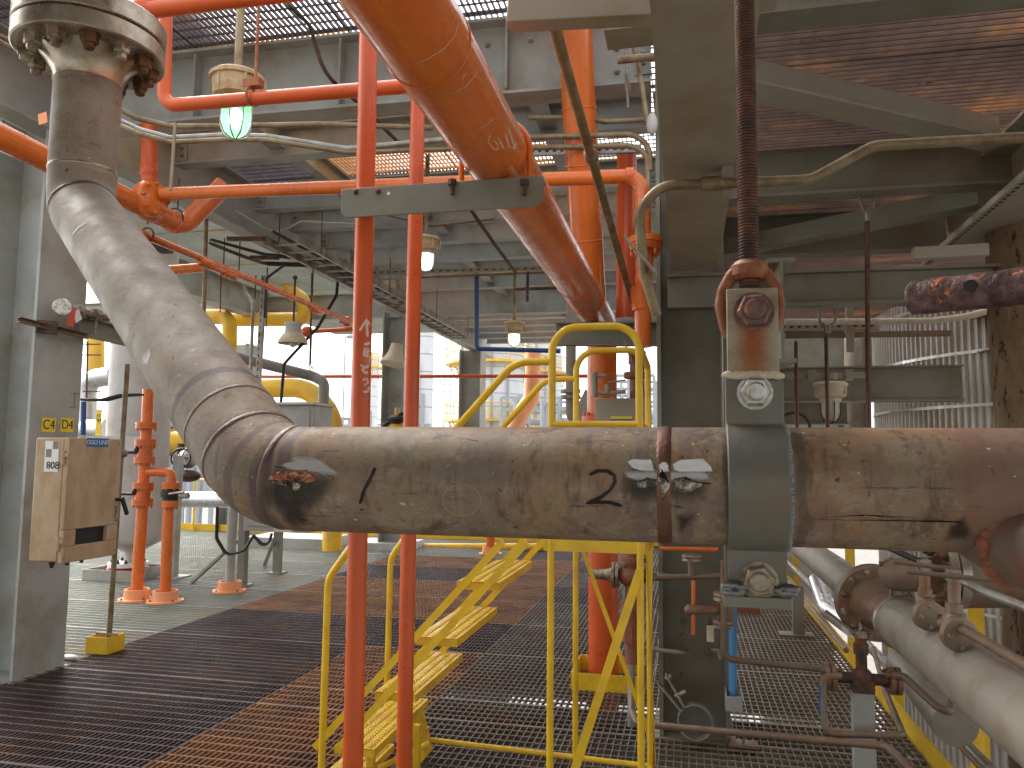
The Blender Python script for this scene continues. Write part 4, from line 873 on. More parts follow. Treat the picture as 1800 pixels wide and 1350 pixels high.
for yy in (4.365, ye-.02):
    for z in (ztp-.03, zbt+.03): w = MB(); w.lathe((xf+.010, yy, z), (1, 0, 0), [(0, .009), (.004, .008)], 12); put('screw', w, M['nut'], cb)
# letter signs on column flange
XC = -4.60
for s_, u_ in (('C4', 85.5), ('D4', 118)):
    c = P(u_, 747, X=XC+.001); g = sign(colL, 'letter_sign', c, (0, 1, 0), (0, 0, 1), .128, .105, 'labely'); text(g, 'lettering', s_, V(c)+V((.0018, 0, -.0)), (0, 1, 0), (0, 0, 1), .10, M['ink'], sx=.95)
c = P(131, 704, X=XC+.001); w = MB()
for dy, z, a, b in ((0, .055, .045, .004), (0, -.055, .045, .004), (0, 0, .004, .055)): w.obox(V(c)+V((.0015, dy, z)), V((.001, 0, 0)), V((0, a, 0)), V((0, 0, b)))
put('beam_mark', w, M['galv'], colL)
# strut arm with clamp on column
mb = MB(); a, b = P(30, 562, Y=4.6), P(152, 592, X=-4.45); chan(mb, a, b, .04, .04, .006); t = one('strut_channel', 'brown slotted arm clamped across the near left column', 'strut', mb, M['rustpipe'])
w = MB(); q = a.lerp(b, .42); w.obox(q, V((.05, .04, 0)), V((-.02, .025, 0)), V((0, 0, .045))); put('clamp', w, M['dark'], t)
# gauge / valve
t = thing('gauge_valve', 'small steel valve with a bolted round body and red tag on the left column', 'valve', tuple(P(110, 540, X=-4.5)))
c = P(109, 540, X=-4.42); w = MB(); w.lathe(c, (.8, -.6, 0), [(-.03, .05), (0, .066), (.012, .066), (.02, .058)], 20); put('bonnet', w, M['nutz'], t)
bolts(t, c+V((.8, -.6, 0))*.018, (.8, -.6, 0), .045, 4, .012, .012, M['nutz'])
w = MB(); w.tube([c+V((0, .03, .0)), c+V((.02, .45, .0))], .03, 12); w.lathe(c+V((.0, .15, 0)), (0, 1, 0), [(0, .055), (.03, .055)], 8); w.lathe(c+V((.01, .3, 0)), (0, 1, 0), [(0, .05), (.06, .05)], 6); w.cyl(c+V((.01, .33, .03)), c+V((.01, .33, -.14)), .011, 8); put('body', w, M['nut'], t)
w = MB(); q = P(126, 557, X=-4.38); w.obox(q, V((0, .028, 0)), V((0.002, 0, 0)), V((0, .006, .07))); put('red_tag', w, M['redtag'], t)
w = MB(); q = P(136, 555, X=-4.385); w.obox(q, V((0, .028, .02)), V((0.001, 0, 0)), V((0, .02, -.035))); put('white_tag', w, M['labelw'], t)
bm('bracket_beam', 'dark grey bracket beam below the small steel valve', P(140, 572, X=-4.5), P(240, 598, X=-4.5)+V((0, .9, 0)), .14, .12, 'steel_dk')
w = MB(); q = P(75, 208, Y=3.6); w.obox(q, V((.028, 0, .006)), V((0, .001, 0)), V((-.006, 0, .032))); one('hang_tag', 'blank pink tag hanging behind the riser below the big flange', 'tag', w, M['salmon'])
# pale vessel
vx, vy = P(236, 900, Y=9.0).x, 9.0; vr = .385
t = thing('vertical_vessel', 'pale pinkish grey vessel standing behind the cabinet with a small flanged foot', 'vessel', (vx, vy, 0))
w = MB(); w.lathe((vx, vy, .12), (0, 0, 1), [(0, .09), (.16, .09), (.2, .1), (.27, .22), (.33, .34), (.42, vr), (.9, vr), (.902, vr+.006), (.92, vr+.006), (.922, vr), (1.8, vr), (4.3, vr)], 48); put('shell', w, M['lgrey'], t)
w = MB(); w.lathe((vx-.05, vy, .14), (0, 0, 1), [(0, .24), (.05, .24), (.05, .1)], 30); put('flange', w, M['white'], t); bolts(t, (vx-.05, vy, .19), (0, 0, 1), .19, 12, .02, .03, M['dark'])
w = MB(); w.lathe((vx-.05, vy, .1), (0, 0, 1), [(0, .25), (.018, .25)], 30); put('gasket', w, M['redtag'], t)
w = MB(); w.box((vx-.42, vy-.36, -.01), (vx+.30, vy-.345, .13)); w.box((vx-.42, vy+.3, -.01), (vx+.30, vy+.315, .13)); w.box((vx-.42, vy-.345, -.01), (vx-.405, vy+.3, .13)); w.box((vx+.285, vy-.345, -.01), (vx+.30, vy+.3, .13)); put('foot_kerb', w, M['steel'], t)
w = MB(); w.box((vx-.40, vy-.45, 1.62), (vx+.55, vy-.38, 1.8)); put('support_band', w, M['lgrey'], t)
# prop with yellow box
t = thing('stanchion', 'thin tan stanchion standing in a yellow box next to the cabinet', 'post', tuple(P(190, 1145, Z=0)), None)
b0 = P(190, 1145, Z=0); tp = P(224, 640, Y=b0.y); w = MB(); w.tube([b0+V((0, 0, .02)), V((tp.x, b0.y, tp.z))], .021, 12); w.sph(P(216, 797, Y=b0.y), .04, 12, 8, (1, 1, .9)); put('pole', w, M['cond'], t)
w = MB(); s_ = .10; bx, by = b0.x-.03, b0.y
for p, q in (((-s_, -s_), (s_, -s_+.008)), ((-s_, s_-.008), (s_, s_)), ((-s_, -s_+.008), (-s_+.008, s_-.008)), ((s_-.008, -s_+.008), (s_, s_-.008))): w.box((bx+p[0], by+p[1], 0), (bx+q[0], by+q[1], .13))
put('toe_box', w, M['yellow'], t); w = MB(); w.box((bx-.08, by-.02, .13), (bx+.11, by+.0, .15)); put('cleat', w, M['galv'], t)
w = MB(); q = P(122, 1155, Z=.02); w.sph(q, .06, 10, 6, (1.2, .6, .35)); one('rag', 'crumpled white rag on the grating by the left column foot', 'rag', w, M['white'])
# orange valve columns
def collar(label, c, r=.13):
    w = MB(); w.lathe((c.x, c.y, .001), (0, 0, 1), [(0, r*1.45), (.02, r*1.45), (.022, r), (.12, r), (.12, r-.02), (.03, r-.02)], 28); t = one('pipe_collar', label, 'collar', w, M['salmon'], 'salmon floor collars'); return t
c1 = P(240, 1055, Z=0); c2 = P(290, 1058, Z=0); c3 = P(403, 1040, Z=0); c4 = P(862, 974, Z=0)
for c, l_ in ((c1, 'left salmon collar where an orange valve pipe passes the deck'), (c2, 'salmon collar second from the left, under the black valve'), (c3, 'salmon collar around the grey post in front of the control box'), (c4, 'far salmon collar behind the yellow steps')):
    t = collar(l_, c); bolts(t, (c.x, c.y, .02), (0, 0, 1), .165, 4, .012, .015, M['rustpipe'], ph=.3)
pipe('far_pipe', 'short orange pipe through the far salmon collar', [V((c4.x, c4.y, -.3)), V((c4.x, c4.y, .55))], .07, 'orange', grp='far red pipes')
def flset(t, c, z, r, h=.035, m='orange', nb=6):
    w = MB(); w.lathe((c.x, c.y, z-h), (0, 0, 1), [(0, r), (h*.9, r), (h*.9, r*.92), (h*1.1, r*.92), (h*1.1, r), (h*2, r)], 24); put('flange', w, M[m], t)
    bolts(t, (c.x, c.y, z-h), (0, 0, -1), r*.78, nb, .012, .02, M[m])
def zz(v_, c): return P(245, v_, Y=c.y).z
t = thing('valve_column', 'left orange pipe column with stacked flanged valves and black levers', 'valve', (c1.x, c1.y, 0), 'orange valve columns')
cc = V((P(250, 900, Y=c1.y).x, c1.y, 0)); rr = .062
w = MB(); w.tube([(c1.x, c1.y, -.3), (c1.x+.0, c1.y, .5), (cc.x, c1.y, .75), (cc.x, c1.y, 2.3)], rr, 24, .3); put('pipe_body', w, M['orange'], t)
for v_ in (748, 778, 808, 853, 882): flset(t, cc, zz(v_, c1), .115)
w = MB(); w.cyl((cc.x, cc.y, zz(805, c1)), (cc.x, cc.y, zz(782, c1)), .085, 20); w.cyl((cc.x, cc.y, zz(880, c1)), (cc.x, cc.y, zz(855, c1)), .085, 20); put('valve_body', w, M['orange'], t)
for v_ in (795, 868): w = MB(); q = V((cc.x-.05, cc.y-.07, zz(v_, c1))); w.tube([q, q+V((-.22, -.05, 0))], .016, 8); w.sph(q+V((.0, 0, .03)), .035, 10, 7); put('lever', w, M['black'], t)
cx2 = P(298, 900, Y=c2.y)
t2 = thing('valve_column', 'right orange pipe column with an elbow on top and a black valve', 'valve', (c2.x, c2.y, 0), 'orange valve columns')
z8 = zz(829, c1)
w = MB(); w.tube([(cc.x+.05, c1.y, z8), (cx2.x, c1.y, z8), (cx2.x, c1.y, zz(850, c1))], .05, 22, .10); put('elbow', w, M['orange'], t2)
cd2 = V((cx2.x, c1.y, 0)); flset(t2, cd2, zz(852, c1), .10); flset(t2, cd2, zz(884, c1), .09)
w = MB(); w.cyl((cd2.x, cd2.y, zz(884, c1)), (cd2.x, cd2.y, zz(855, c1)), .08, 16); w.lathe((cd2.x, cd2.y, zz(872, c1)), (0, 0, 1), [(0, .1), (.07, .1)], 12); put('valve_body', w, M['black'], t2)
w = MB(); w.tube([(cd2.x+.05, cd2.y-.1, zz(866, c1)), (cd2.x+.30, cd2.y-.2, zz(861, c1))], .012, 8); w.lathe((cd2.x+.2, cd2.y-.12, zz(868, c1)), (1, 0, 0), [(0, .035), (.1, .035)], 8); put('lever', w, M['galv'], t2)
w = MB(); w.tube([(c2.x, c1.y, -.3), (cd2.x-.02, c1.y, zz(884, c1))], .058, 22); put('pipe_body', w, M['orange'], t2)
# grey support post behind orange column
w = MB(); q = P(282, 1020, Z=0); w.box((q.x-.05, q.y+.2, 0), (q.x+.04, q.y+.3, zz(800, q+V((0, .2, 0))))); w.box((q.x-.16, q.y+.1, 0), (q.x+.16, q.y+.4, .02)); one('support_post', 'grey square post standing between the orange valve columns', 'post', w, M['steel'])
# silver horizontal pipe and flanged yellow pipe
w = MB(); a = P(262, 877, Y=11.2); b = P(400, 878, Y=11.2); w.tube([a, b+V((.8, 0, 0))], .125, 28); t = one('silver_pipe', 'silver clad pipe lying level behind the orange valve columns', 'pipe', w, M['silver'])
t = thing('flanged_pipe', 'yellow pipe with a big cream blind flange behind the orange valve column', 'pipe', tuple(P(300, 775, Y=10.5)))
c = P(292, 775, Y=10.5); w = MB(); w.lathe(c, (.75, -.66, 0), [(-.03, .26), (.03, .26), (.035, .2)], 30); put('flange', w, M['cream'], t); bolts(t, c+V((.75, -.66, 0))*.03, (.75, -.66, 0), .21, 10, .025, .02, M['steel_dk'])
w = MB(); w.tube([c, c+V((.9, .3, 0))], .15, 22); put('pipe_body', w, M['yelpipe'], t)
t = thing('handwheel_valve', 'black handwheel in front of a round silver head behind the orange columns', 'valve', tuple(P(315, 800, Y=9.6)))
w = MB(); q = P(318, 805, Y=9.6); w.ring(q, (.3, -.9, .1), .13, .012, 24, 6)
for k in range(3): a_ = k*math.pi/3; w.cyl(q+V((math.cos(a_), 0, math.sin(a_)))*.125, q-V((math.cos(a_), 0, math.sin(a_)))*.125, .008, 6)
put('wheel', w, M['black'], t); w = MB(); w.sph(q+V((-.05, .25, 0)), .15, 16, 10); put('head', w, M['silver'], t); w = MB(); w.cyl(q+V((-.15, .2, -.35)), q+V((-.15, .2, .2)), .05, 12); w.sph(q+V((-.02, .2, -.25)), .14, 12, 8, (1.4, 1, .6)); put('bonnet', w, M['dark'], t)
# control box on stand
yc_ = 8.6; a = P(436, 712, Y=yc_); b = P(545, 940, Y=yc_)
t = thing('control_box', 'pale grey green control box on a braced stand behind the brown elbow', 'cabinet', ((a.x+b.x)/2, yc_, 0))
w = MB(); w.box((a.x, yc_, b.z+.02), (b.x, yc_+.5, a.z)); put('box_body', w, M['steel'], t, bevel=.01)
w = MB(); w.box((a.x+.05, yc_-.012, b.z+.08), (b.x-.05, yc_-.002, a.z-.06)); put('door', w, M['steel'], t, bevel=.006)
w = MB(); w.box((a.x-.03, yc_-.06, a.z), (b.x+.02, yc_+.55, a.z+.03)); put('rain_hood', w, M['lgrey'], t)
w = MB(); w.box((b.x-.42, yc_-.1, b.z+.03), (b.x-.18, yc_-.0, b.z+.2)); put('terminal_box', w, M['cream'], t)
for u_, v_ in ((425, 1030), (487, 1008)):
    q = P(u_, v_, Z=0); w = MB(); w.box((q.x-.045, q.y-.05, 0), (q.x+.045, q.y+.05, b.z+.6)); w.box((q.x-.1, q.y-.1, 0), (q.x+.1, q.y+.1, .02)); put('leg', w, M['steel_dk'], t)
q1, q2 = P(335, 1026, Z=0), P(418, 950, Y=P(425, 1030, Z=0).y+.3)
w = MB(); w.tube([q1, q2], .025, 4); put('brace', w, M['steel_dk'], t); w = MB(); w.tube([P(425, 1003, Z=0)+V((0, .6, 0)), P(492, 925, Y=9.2)], .025, 4); put('brace', w, M['steel_dk'], t)
w = MB(); w.tube([(c3.x, c3.y, 0), (c3.x+.0, c3.y, 1.1)], .055, 20); one('grey_post', 'round grey post rising from the salmon collar to the brown pipe', 'post', w, M['steel'])
cable('black flexible cables drooping under the control box', [P(383, 890, Y=8.2), P(382, 945, Y=8.2), P(400, 975, Y=8.2), P(430, 968, Y=8.3), P(447, 940, Y=8.5)], .012, 2, .03)
cable('short black cable loop below the terminal box', [P(447, 942, Y=8.5), P(462, 958, Y=8.45), P(475, 955, Y=8.45), P(478, 938, Y=8.5)], .012, 2, .03)
# yellow pipes
pipe('yellow_pipe', 'yellow pipe crossing level and turning down left of the slotted post', [P(300, 556, Y=12), P(404, 556, Y=12), P(403, 650, Y=12)], .125, 'yelpipe', .2, grp='yellow pipes')
pipe('yellow_pipe', 'yellow pipe rising and bending behind the dome lamp', [P(410, 562, Y=12.6), P(540, 561, Y=12.6), P(532, 525, Y=12.6), P(508, 512, Y=12.6), P(508, 468, Y=12.6)], .125, 'yelpipe', .22, grp='yellow pipes')
pipe('yellow_pipe', 'large bright yellow pipe arching down behind the control box', [P(395, 685, Y=12.4), P(540, 681, Y=12.4), P(588, 730, Y=12.4), P(583, 1000, Y=12.4)], .165, 'yelpipe', .8, grp='yellow pipes')
pipe('jacketed_pipe', 'grey insulated pipe descending to the right and hooking back above the control box', [P(380, 618, Y=9.4), P(552, 662, Y=10.2), P(570, 672, Y=10.2), P(568, 720, Y=10.2), P(500, 716, Y=10.2)], .075, 'jacket', .12)
w = MB(); q = P(546, 655, Y=10.2); w.ring(q, (.9, .3, -.2), .09, .008, 20, 6); w.cyl(q+V((0, 0, .09)), q+V((0, 0, .55)), .006, 6); one('pipe_hanger', 'thin clevis hanger on the grey insulated pipe', 'hanger', w, M['dark'])
# clutter beyond the left vessel
pipe('silver_pipe', 'silver clad elbow pipe between the left column and the pale vessel', [P(152, 800, Y=12), P(152, 668, Y=12), P(200, 660, Y=12)], .17, 'silver', .25)
pipe('silver_pipe', 'short horizontal silver duct end below the elbow pipe', [P(150, 757, Y=11.6), P(190, 755, Y=11.6)], .19, 'silver', .2)
pipe('yellow_pipe', 'upright yellow pipe between the left column and the pale vessel', [P(168, 560, Y=13), P(168, 660, Y=13)], .16, 'yelpipe', .2, grp='yellow pipes')
pipe('blue_pipe', 'short blue and white marker post at the left column', [P(146, 765, Y=8.0), P(147, 706, Y=8.0)], .03, 'dblue', .2)
t = thing('notice_board', 'partly hidden yellow notice on the pale vessel', 'sign', tuple(P(174, 745, Y=8.6))); c = P(174, 742, Y=8.58)
w = MB(); w.box(c+V((-.045, 0, -.17)), c+V((.03, .006, .16))); put('board', w, M['labely'], t); text(t, 'lettering', 'ST\nGER', c+V((-.007, -.003, .05)), (1, 0, 0), (0, 0, 1), .055, M['ink'])
w = MB()
for v_ in (605, 624, 688): w.tube([P(146, v_, Y=10.2), P(176, v_, Y=10.2)], .012, 6)
w.tube([P(154, 600, Y=10.2), P(152, 700, Y=10.2)], .014, 6); one('hand_rail', 'dark ladder rungs seen between the column and the vessel', 'ladder', w, M['dark'])
# far yellow guard rails on the deck edge
gr = thing('guard_railing', 'yellow guard railing along the far edge of the deck', 'railing', (-5, 14.65, 0))
w = MB()
for z in (.55, 1.05): w.tube([(-15, 14.66, z), (-5.3, 14.66, z)], .022, 8)
put('rail', w, M['yellow'], gr)
for k in range(9): w = MB(); x = -14.6+k*1.15; w.cyl((x, 14.66, 0), (x, 14.66, 1.07), .024, 8); put('post', w, M['yellow'], gr)
pipe('floor_pipe', 'orange yellow pipe lying along the far end of the deck behind the steps', [P(730, 962, Y=13.4), P(960, 962, Y=13.4)], .07, 'yelpipe', grp='yellow pipes')
w = MB(); q = P(693, 960, Z=0); w.box((q.x-.5, 12.6, 0), (q.x+.5, 13.4, .12)); one('plinth', 'grey plinth under the dark grey column', 'plinth', w, M['lgrey'])
w = MB(); q = P(500, 965, Z=0); w.box((q.x-.75, q.y, 0), (q.x+.75, q.y+.9, .18)); one('plinth', 'low grey metal box on the deck left of the chalked pipe', 'box', w, M['steel'])
t = thing('yellow_valve', 'small black and yellow valve actuator beside the dark grey column', 'valve', tuple(P(697, 745, Y=11.5))); q = P(697, 760, Y=11.5)
w = MB(); w.sph(q+V((0, 0, .0)), .15, 12, 8, (1, .8, 1)); w.cyl(q, q+V((0, 0, .38)), .035, 10); put('body', w, M['yelpipe'], t); w = MB(); w.sph(q+V((0, -.02, .2)), .12, 10, 6, (1.3, 1, .6)); w.tube([q+V((-.22, 0, .1)), q+V((.1, 0, .3))], .03, 8); put('actuator', w, M['black'], t)
# steel channel at pipe end over the steps
mb = MB(); chan(mb, P(978, 589, Y=5.2), P(1160, 589, Y=5.2), .155, .08, .01); one('pipe_support', 'dark channel carrying the far end of the overhead orange pipe', 'bracket', mb, M['steel_dk'])
# instrument box behind handrail
t = thing('instrument_box', 'grey green instrument box with a blue and yellow label behind the handrail', 'cabinet', tuple(P(1093, 745, Y=5.2)))
a, b = P(1046, 700, Y=5.1), P(1142, 748, Y=5.1); w = MB(); w.box((a.x, 5.1, b.z-.03), (b.x, 5.4, a.z)); put('box_body', w, M['steel_bg'], t, bevel=.005)
c = P(1092, 740, Y=5.099); sign(t, 'label_plate', c, (1, 0, 0), (0, 0, 1), .135, .02, 'labelb'); c = P(1092, 734, Y=5.099); g = sign(t, 'label_plate', c, (1, 0, 0), (0, 0, 1), .135, .016, 'labely')
w = MB(); w.tube([P(1048, 690, Y=5.0), P(1072, 691, Y=5.0), P(1100, 688, Y=5.0)], .012, 8); w.cyl(P(1045, 698, Y=5.0), P(1045, 655, Y=5.0), .02, 12); w.cyl(P(1045, 660, Y=5.0), P(1066, 660, Y=5.0), .012, 10); w.lathe(P(1068, 690, Y=5.0), (0, 0, 1), [(0, .018), (.05, .018)], 10); w.tube([P(1068, 672, Y=5), P(1100, 668, Y=5)], .006, 6)
put('tubing', w, M['pipegrey'], t)
w = MB(); w.cyl(P(1120, 705, Y=5.3), P(1120, 640, Y=5.3), .05, 14); w.cyl(P(1120, 665, Y=5.3), P(1120, 655, Y=5.3), .09, 14); w.cyl(P(1120, 640, Y=5.3), P(1120, 618, Y=5.3), .06, 14); w.box(P(1108, 700, Y=5.25), P(1135, 690, Y=5.35)); put('regulator', w, M['rustred'], t)
w = MB(); q0, q1 = P(1097, 598, Y=4.9), P(1122, 670, Y=4.9); w.bar(q0, q1, .01, .05, up=(0, 1, 0)); put('flat_bar', w, M['cond'], t)

# ------------------------------------------------------------------ right: hanging rods, post, tank, kerb things
GH = 'rusted hanger rods on the right'
def rod(label, u0, v0, u1, v1, y, r, m='thread'): w = MB(); w.tube([P(u0, v0, Y=y), P(u1, v1, Y=y)], r, 12); return one('hanger_rod', label, 'rod', w, M[m], GH)
rod('longest rusted hanger rod dropping from the forked bracket at upper right', 1524, 378, 1527, 760, 4.3, .013)
rod('hanger rod passing in front of the cream lamp', 1452, 575, 1455, 760, 5.6, .013)
rod('short hanger rod left of the cream lamp', 1399, 600, 1401, 760, 6.2, .013)
rod('thin hanger rod close to the grey pipe clamp', 1374, 640, 1376, 760, 6.2, .011)
w = MB(); q = P(1524, 340, Y=4.3)
w.tube([q+V((-.045, 0, .02)), q+V((-.03, 0, -.06)), q+V((-.008, 0, -.12)), q+V((.008, 0, -.12)), q+V((.03, 0, -.06)), q+V((.045, 0, .02))], .010, 8, .02); w.cyl(q+V((0, 0, -.10)), q+V((0, 0, -.15)), .02, 12)
one('forked_bracket', 'forked grey bracket holding the longest hanger rod', 'hanger', w, M['galv'])
w = MB(); q = P(1454, 548, Y=5.6); w.tube([q+V((-.05, 0, .02)), q+V((-.05, 0, -.07)), q+V((0, 0, -.11)), q+V((.05, 0, -.07)), q+V((.05, 0, .02))], .011, 8, .03); w.cyl(q+V((0, 0, -.1)), q+V((0, 0, -.15)), .02, 10)
one('forked_bracket', 'U shaped hanger above the cream lamp', 'hanger', w, M['galv'])
w = MB(); c = P(1838, 600, Y=4.7); rr = .26
w.lathe((c.x, c.y, -.6), (0, 0, 1), [(z*.12, rr*(1+.02*math.sin(z*2.1)+.015*math.sin(z*5.3))) for z in range(0, 44)], 28); one('rusty_post', 'thick pitted brown fireproofed post at the right edge', 'post', w, M['fire'])
perf('cream strut bracket at the top right above the rusty bar', P(1605, 447, Y=3.6), P(1735, 440, Y=3.6), .05, .05, 'steel_bg', step=.3)
# loose rusty bar near the camera
t = thing('rusty_bar', 'scaly rusted round bar with a drilled hole jutting in from the right edge', 'bar', tuple(P(1700, 515, D=.72)))
a, b = P(1600, 524, D=.74), P(1830, 500, D=.66); d = (b-a); L = d.length
w = MB(); from mathutils import noise as _nz
w.lathe(a, d, [(0, .006), (0, .0135), (.003, .0162)]+[(x*.004, .0162+.0007*_nz.noise(V((x*.7, 0, 0)))) for x in range(1, int(L/.004)+12)], 28)
for i, v_ in enumerate(w.v): n_ = _nz.noise(v_*130); w.v[i] = v_ + (v_-(a+d*((v_-a).dot(d)/d.length_squared))).normalized()*n_*.0008 if (v_-(a+d*((v_-a).dot(d)/d.length_squared))).length > .01 else v_
bvr = w.bvh(); put('bar_body', w, M['rustbar'], t)
w = MB(); h_ = cast(bvr, 1706, 503, .0004); 
if h_: w.lathe(h_[0]-h_[1]*.003, h_[1], [(0, .0056), (.0036, .0056)], 20)
put('drilled_hole', w, M['ink'], t)
# corrugated tank
def corr_tank(label, cx_, cy_, r, z0, z1, n=150, bands=(), m='clad'):
    t = thing('clad_tank', label, 'tank', (cx_, cy_, z0)); w = MB(); seg = n*4; i0 = len(w.v)
    for z in (z0, z1):
        for k in range(seg):
            a_ = 2*math.pi*k/seg; q = r+(.0, .028, .028, 0)[k % 4]; w.v.append(V((cx_+math.cos(a_)*q, cy_+math.sin(a_)*q, z)))
    for k in range(seg): j = (k+1) % seg; w.f.append([k, j, seg+j, seg+k])
    w.f.append([seg+k for k in range(seg)]); put('cladding', w, M[m], t, smooth=20)
    for z in bands: w = MB(); w.lathe((cx_, cy_, z), (0, 0, 1), [(0, r+.03), (0, r+.036), (.03, r+.036), (.03, r+.03)], 120, close=False); put('band', w, M['silver'], t)
    return t
corr_tank('large vertically corrugated silver tank behind the right hand pipes', 4.55, 9.5, 2.4, -6, 7, 210, [-2.2, -1.4, -.6, .2, 1.1, 1.6, 2.1, 2.6, 3.1])
w = MB(); w.tube([(1.5, 12.5, -6), (1.5, 12.5, 5)], .45, 40); one('pale_vessel', 'smooth pale vessel behind the cream lamp', 'vessel', w, M['lgrey'])
w = MB(); w.tube([P(1375, 735, Y=11), P(1470, 735, Y=11)], .14, 24); one('white_pipe', 'pale level pipe glimpsed behind the hanger rods just above the brown pipe', 'pipe', w, M['white'])
w = MB(); w.ring(P(1395, 752, Y=6.5), (.2, 1, 0), .12, .012, 24, 6); one('handwheel_valve', 'dark handwheel rim just above the brown pipe at right', 'valve', w, M['dark'])
# yellow flat posts outside the deck edge
for k, (u0, u1, v0, v1, x) in enumerate([(1485, 1502, 950, 1150, 1.45), (1562, 1586, 1138, 1260, 1.38), (1700, 1728, 1030, 1150, 1.75), (1700, 1728, 1220, 1400, 1.40), (1393, 1404, 985, 1040, 1.4)]):
    a = P(u0, v0, X=x); b = P(u1, v1, Y=a.y); w = MB(); z0 = -.9; w.box((a.x, a.y, z0), (P(u1, v0, Y=a.y).x, a.y+.012, 1.0 if v0 < 1000 or k == 2 else max(a.z, .3)))
    one('yellow_post', ['yellow flat post behind the big rusted flange', 'yellow flat post right of the small valve', 'yellow flat post behind the T handled valves', 'yellow flat post at the lower right below the grey pipe', 'thin yellow post left of the big rusted flange'][k], 'post', w, M['yellow'], 'yellow flat posts at the deck edge')
# kerb-side long pipes
for k, (x, z, r, m) in enumerate([(1.18, .14, .022, 'rustpipe'), (1.34, .20, .026, 'galv'), (1.40, .10, .02, 'rustpipe')]):
    w = MB(); w.tube([(x, 3.2 if k else 6.6, z), (x, 14, z)], r, 12); one('kerb_pipe', ['inner brown pipe along the yellow kerb', 'silver pipe running along the outside of the yellow kerb', 'lower brown pipe outside the yellow kerb'][k], 'pipe', w, M[m])
# large grey diagonal pipe
GX, GZ = .935, .872
gp = thing('process_pipe', 'long stained grey pipe running away at lower right to a big rusted flange', 'pipe', (GX, 3, GZ))
w = MB(); w.tube([(GX, 1.0, GZ), (GX, 3.90, GZ)], .1095, 44, step=.2); put('pipe_body', w, M['pipegrey'], gp)
w = MB(); w.tube([(GX, 4.62, GZ), (GX, 14, GZ)], .1, 36); put('far_run', w, M['pipegrey'], gp)
yfl = 4.42
w = MB(); w.lathe((GX, 3.88, GZ), (0, 1, 0), [(0, .1095), (.03, .1), (.05, .092), (.30, .092), (.31, .096), (.33, .096), (.36, .10), (.46, .125), (.495, .13)], 44, close=False); put('weld_neck', w, M['rflange'], gp)
w = MB(); w.lathe((GX, yfl, GZ), (0, 1, 0), [(-.045, .1), (-.045, .185), (-.04, .19), (0, .19), (0, .17), (.006, .17), (.006, .19), (.05, .19), (.05, .12), (.2, .1)], 48); put('flange', w, M['rflange'], gp)
bolts(gp, (GX, yfl-.046, GZ), (0, -1, 0), .163, 12, .0155, .018, M['nut'], ph=.5)
w = MB(); w.ring((GX, 3.90, GZ), (0, 1, 0), .106, .016, 40, 8); put('clamp_band', w, M['galv'], gp)
w = MB(); q = V((GX+.0, 3.93, GZ+.115))
w.tube([q+V((-.035, 0, -.01)), q+V((-.03, 0, .05)), q+V((-.03, 0, .17))], .009, 8); w.tube([q+V((.06, 0, -.02)), q+V((.035, 0, .05)), q+V((.03, 0, .17))], .009, 8); w.cyl(q+V((-.08, 0, .14)), q+V((.10, 0, .14)), .012, 12)
w.lathe(q+V((-.055, 0, .14)), (1, 0, 0), [(0, .022), (.02, .022)], 6); w.lathe(q+V((.05, 0, .14)), (1, 0, 0), [(0, .022), (.025, .022)], 6)
one('pipe_hanger', 'rusty two legged hanger bolted on top of the grey pipe', 'hanger', w, M['rustpipe'])
# lateral pipe with flanges and elbow
yl = 3.6; za = P(1600, 1012, Y=yl).z; ax0 = P(1545, 1005, Y=yl+.3)
t = thing('flanged_pipe', 'reddish brown lateral pipe with a flange pair and a big elbow at the right edge', 'pipe', tuple(P(1640, 1012, Y=yl)))
w = MB(); w.tube([P(1572, 1010, Y=yl+.35), P(1650, 1010, Y=yl)], .073, 30); put('pipe_body', w, M['rustpipe'], t)
c = P(1655, 1008, Y=yl); w = MB(); w.lathe(c, (1, 0, 0), [(0, .08), (0, .138), (.032, .138), (.032, .12), (.04, .12), (.04, .138), (.075, .138), (.08, .09), (.12, .085)], 36); put('flange', w, M['sspaint'], t)
bolts(t, c, (-1, 0, 0), .112, 8, .02, .03, M['nutd'])
w = MB(); w.tube([c+V((.06, 0, 0)), c+V((.42, 0, .02)), c+V((.42, 0, -1.2))], .135, 36, .24, n_arc=14); put('elbow', w, M['rflange'], t)
# T handled valves
def t_valve(label, u_, v_, y, hl, sc=1.0):
    t = thing('hand_valve', label, 'valve', tuple(P(u_, v_, Y=y)), 'T handled valves'); c = P(u_, v_, Y=y)
    w = MB(); w.cyl(c, c+V((0, 0, .13*sc)), .019*sc, 14); w.lathe(c+V((0, 0, .03)), (0, 0, 1), [(0, .026*sc), (.03, .026*sc)], 8); w.sph(c, .036*sc, 14, 10); put('stem', w, M['rflange'], t)
    w = MB(); w.obox(c+V((0, 0, .145*sc)), V((.02, 0, 0)), V((0, .02, 0)), V((0, 0, .02))); put('yoke_nut', w, M['nut'], t)
    w = MB(); h0 = c+V((0, 0, .15*sc)); w.tube([h0+V((-hl, -.01, .004)), h0+V((hl, -.04, -.012))], .0085, 10); put('t_handle', w, M['rustpipe'], t)
    w = MB(); w.lathe(c+V((-.01, -.04, -.03)), (.25, -.95, -.1), [(0, .05*sc), (0, .056*sc), (.025, .056*sc), (.03, .045*sc)], 20); put('body_flange', w, M['rflange'], t); bolts(t, c+V((-.01, -.04, -.03))+V((.25, -.95, -.1))*.028, (.25, -.95, -.1), .038*sc, 4, .009, .01, M['nut'])
    return t
t_valve('left of the two T handled valves above the grey pipe', 1627, 1062, 3.3, .11, 1.0)
t_valve('right T handled valve with the longer handle', 1679, 1092, 3.0, .15, 1.05)
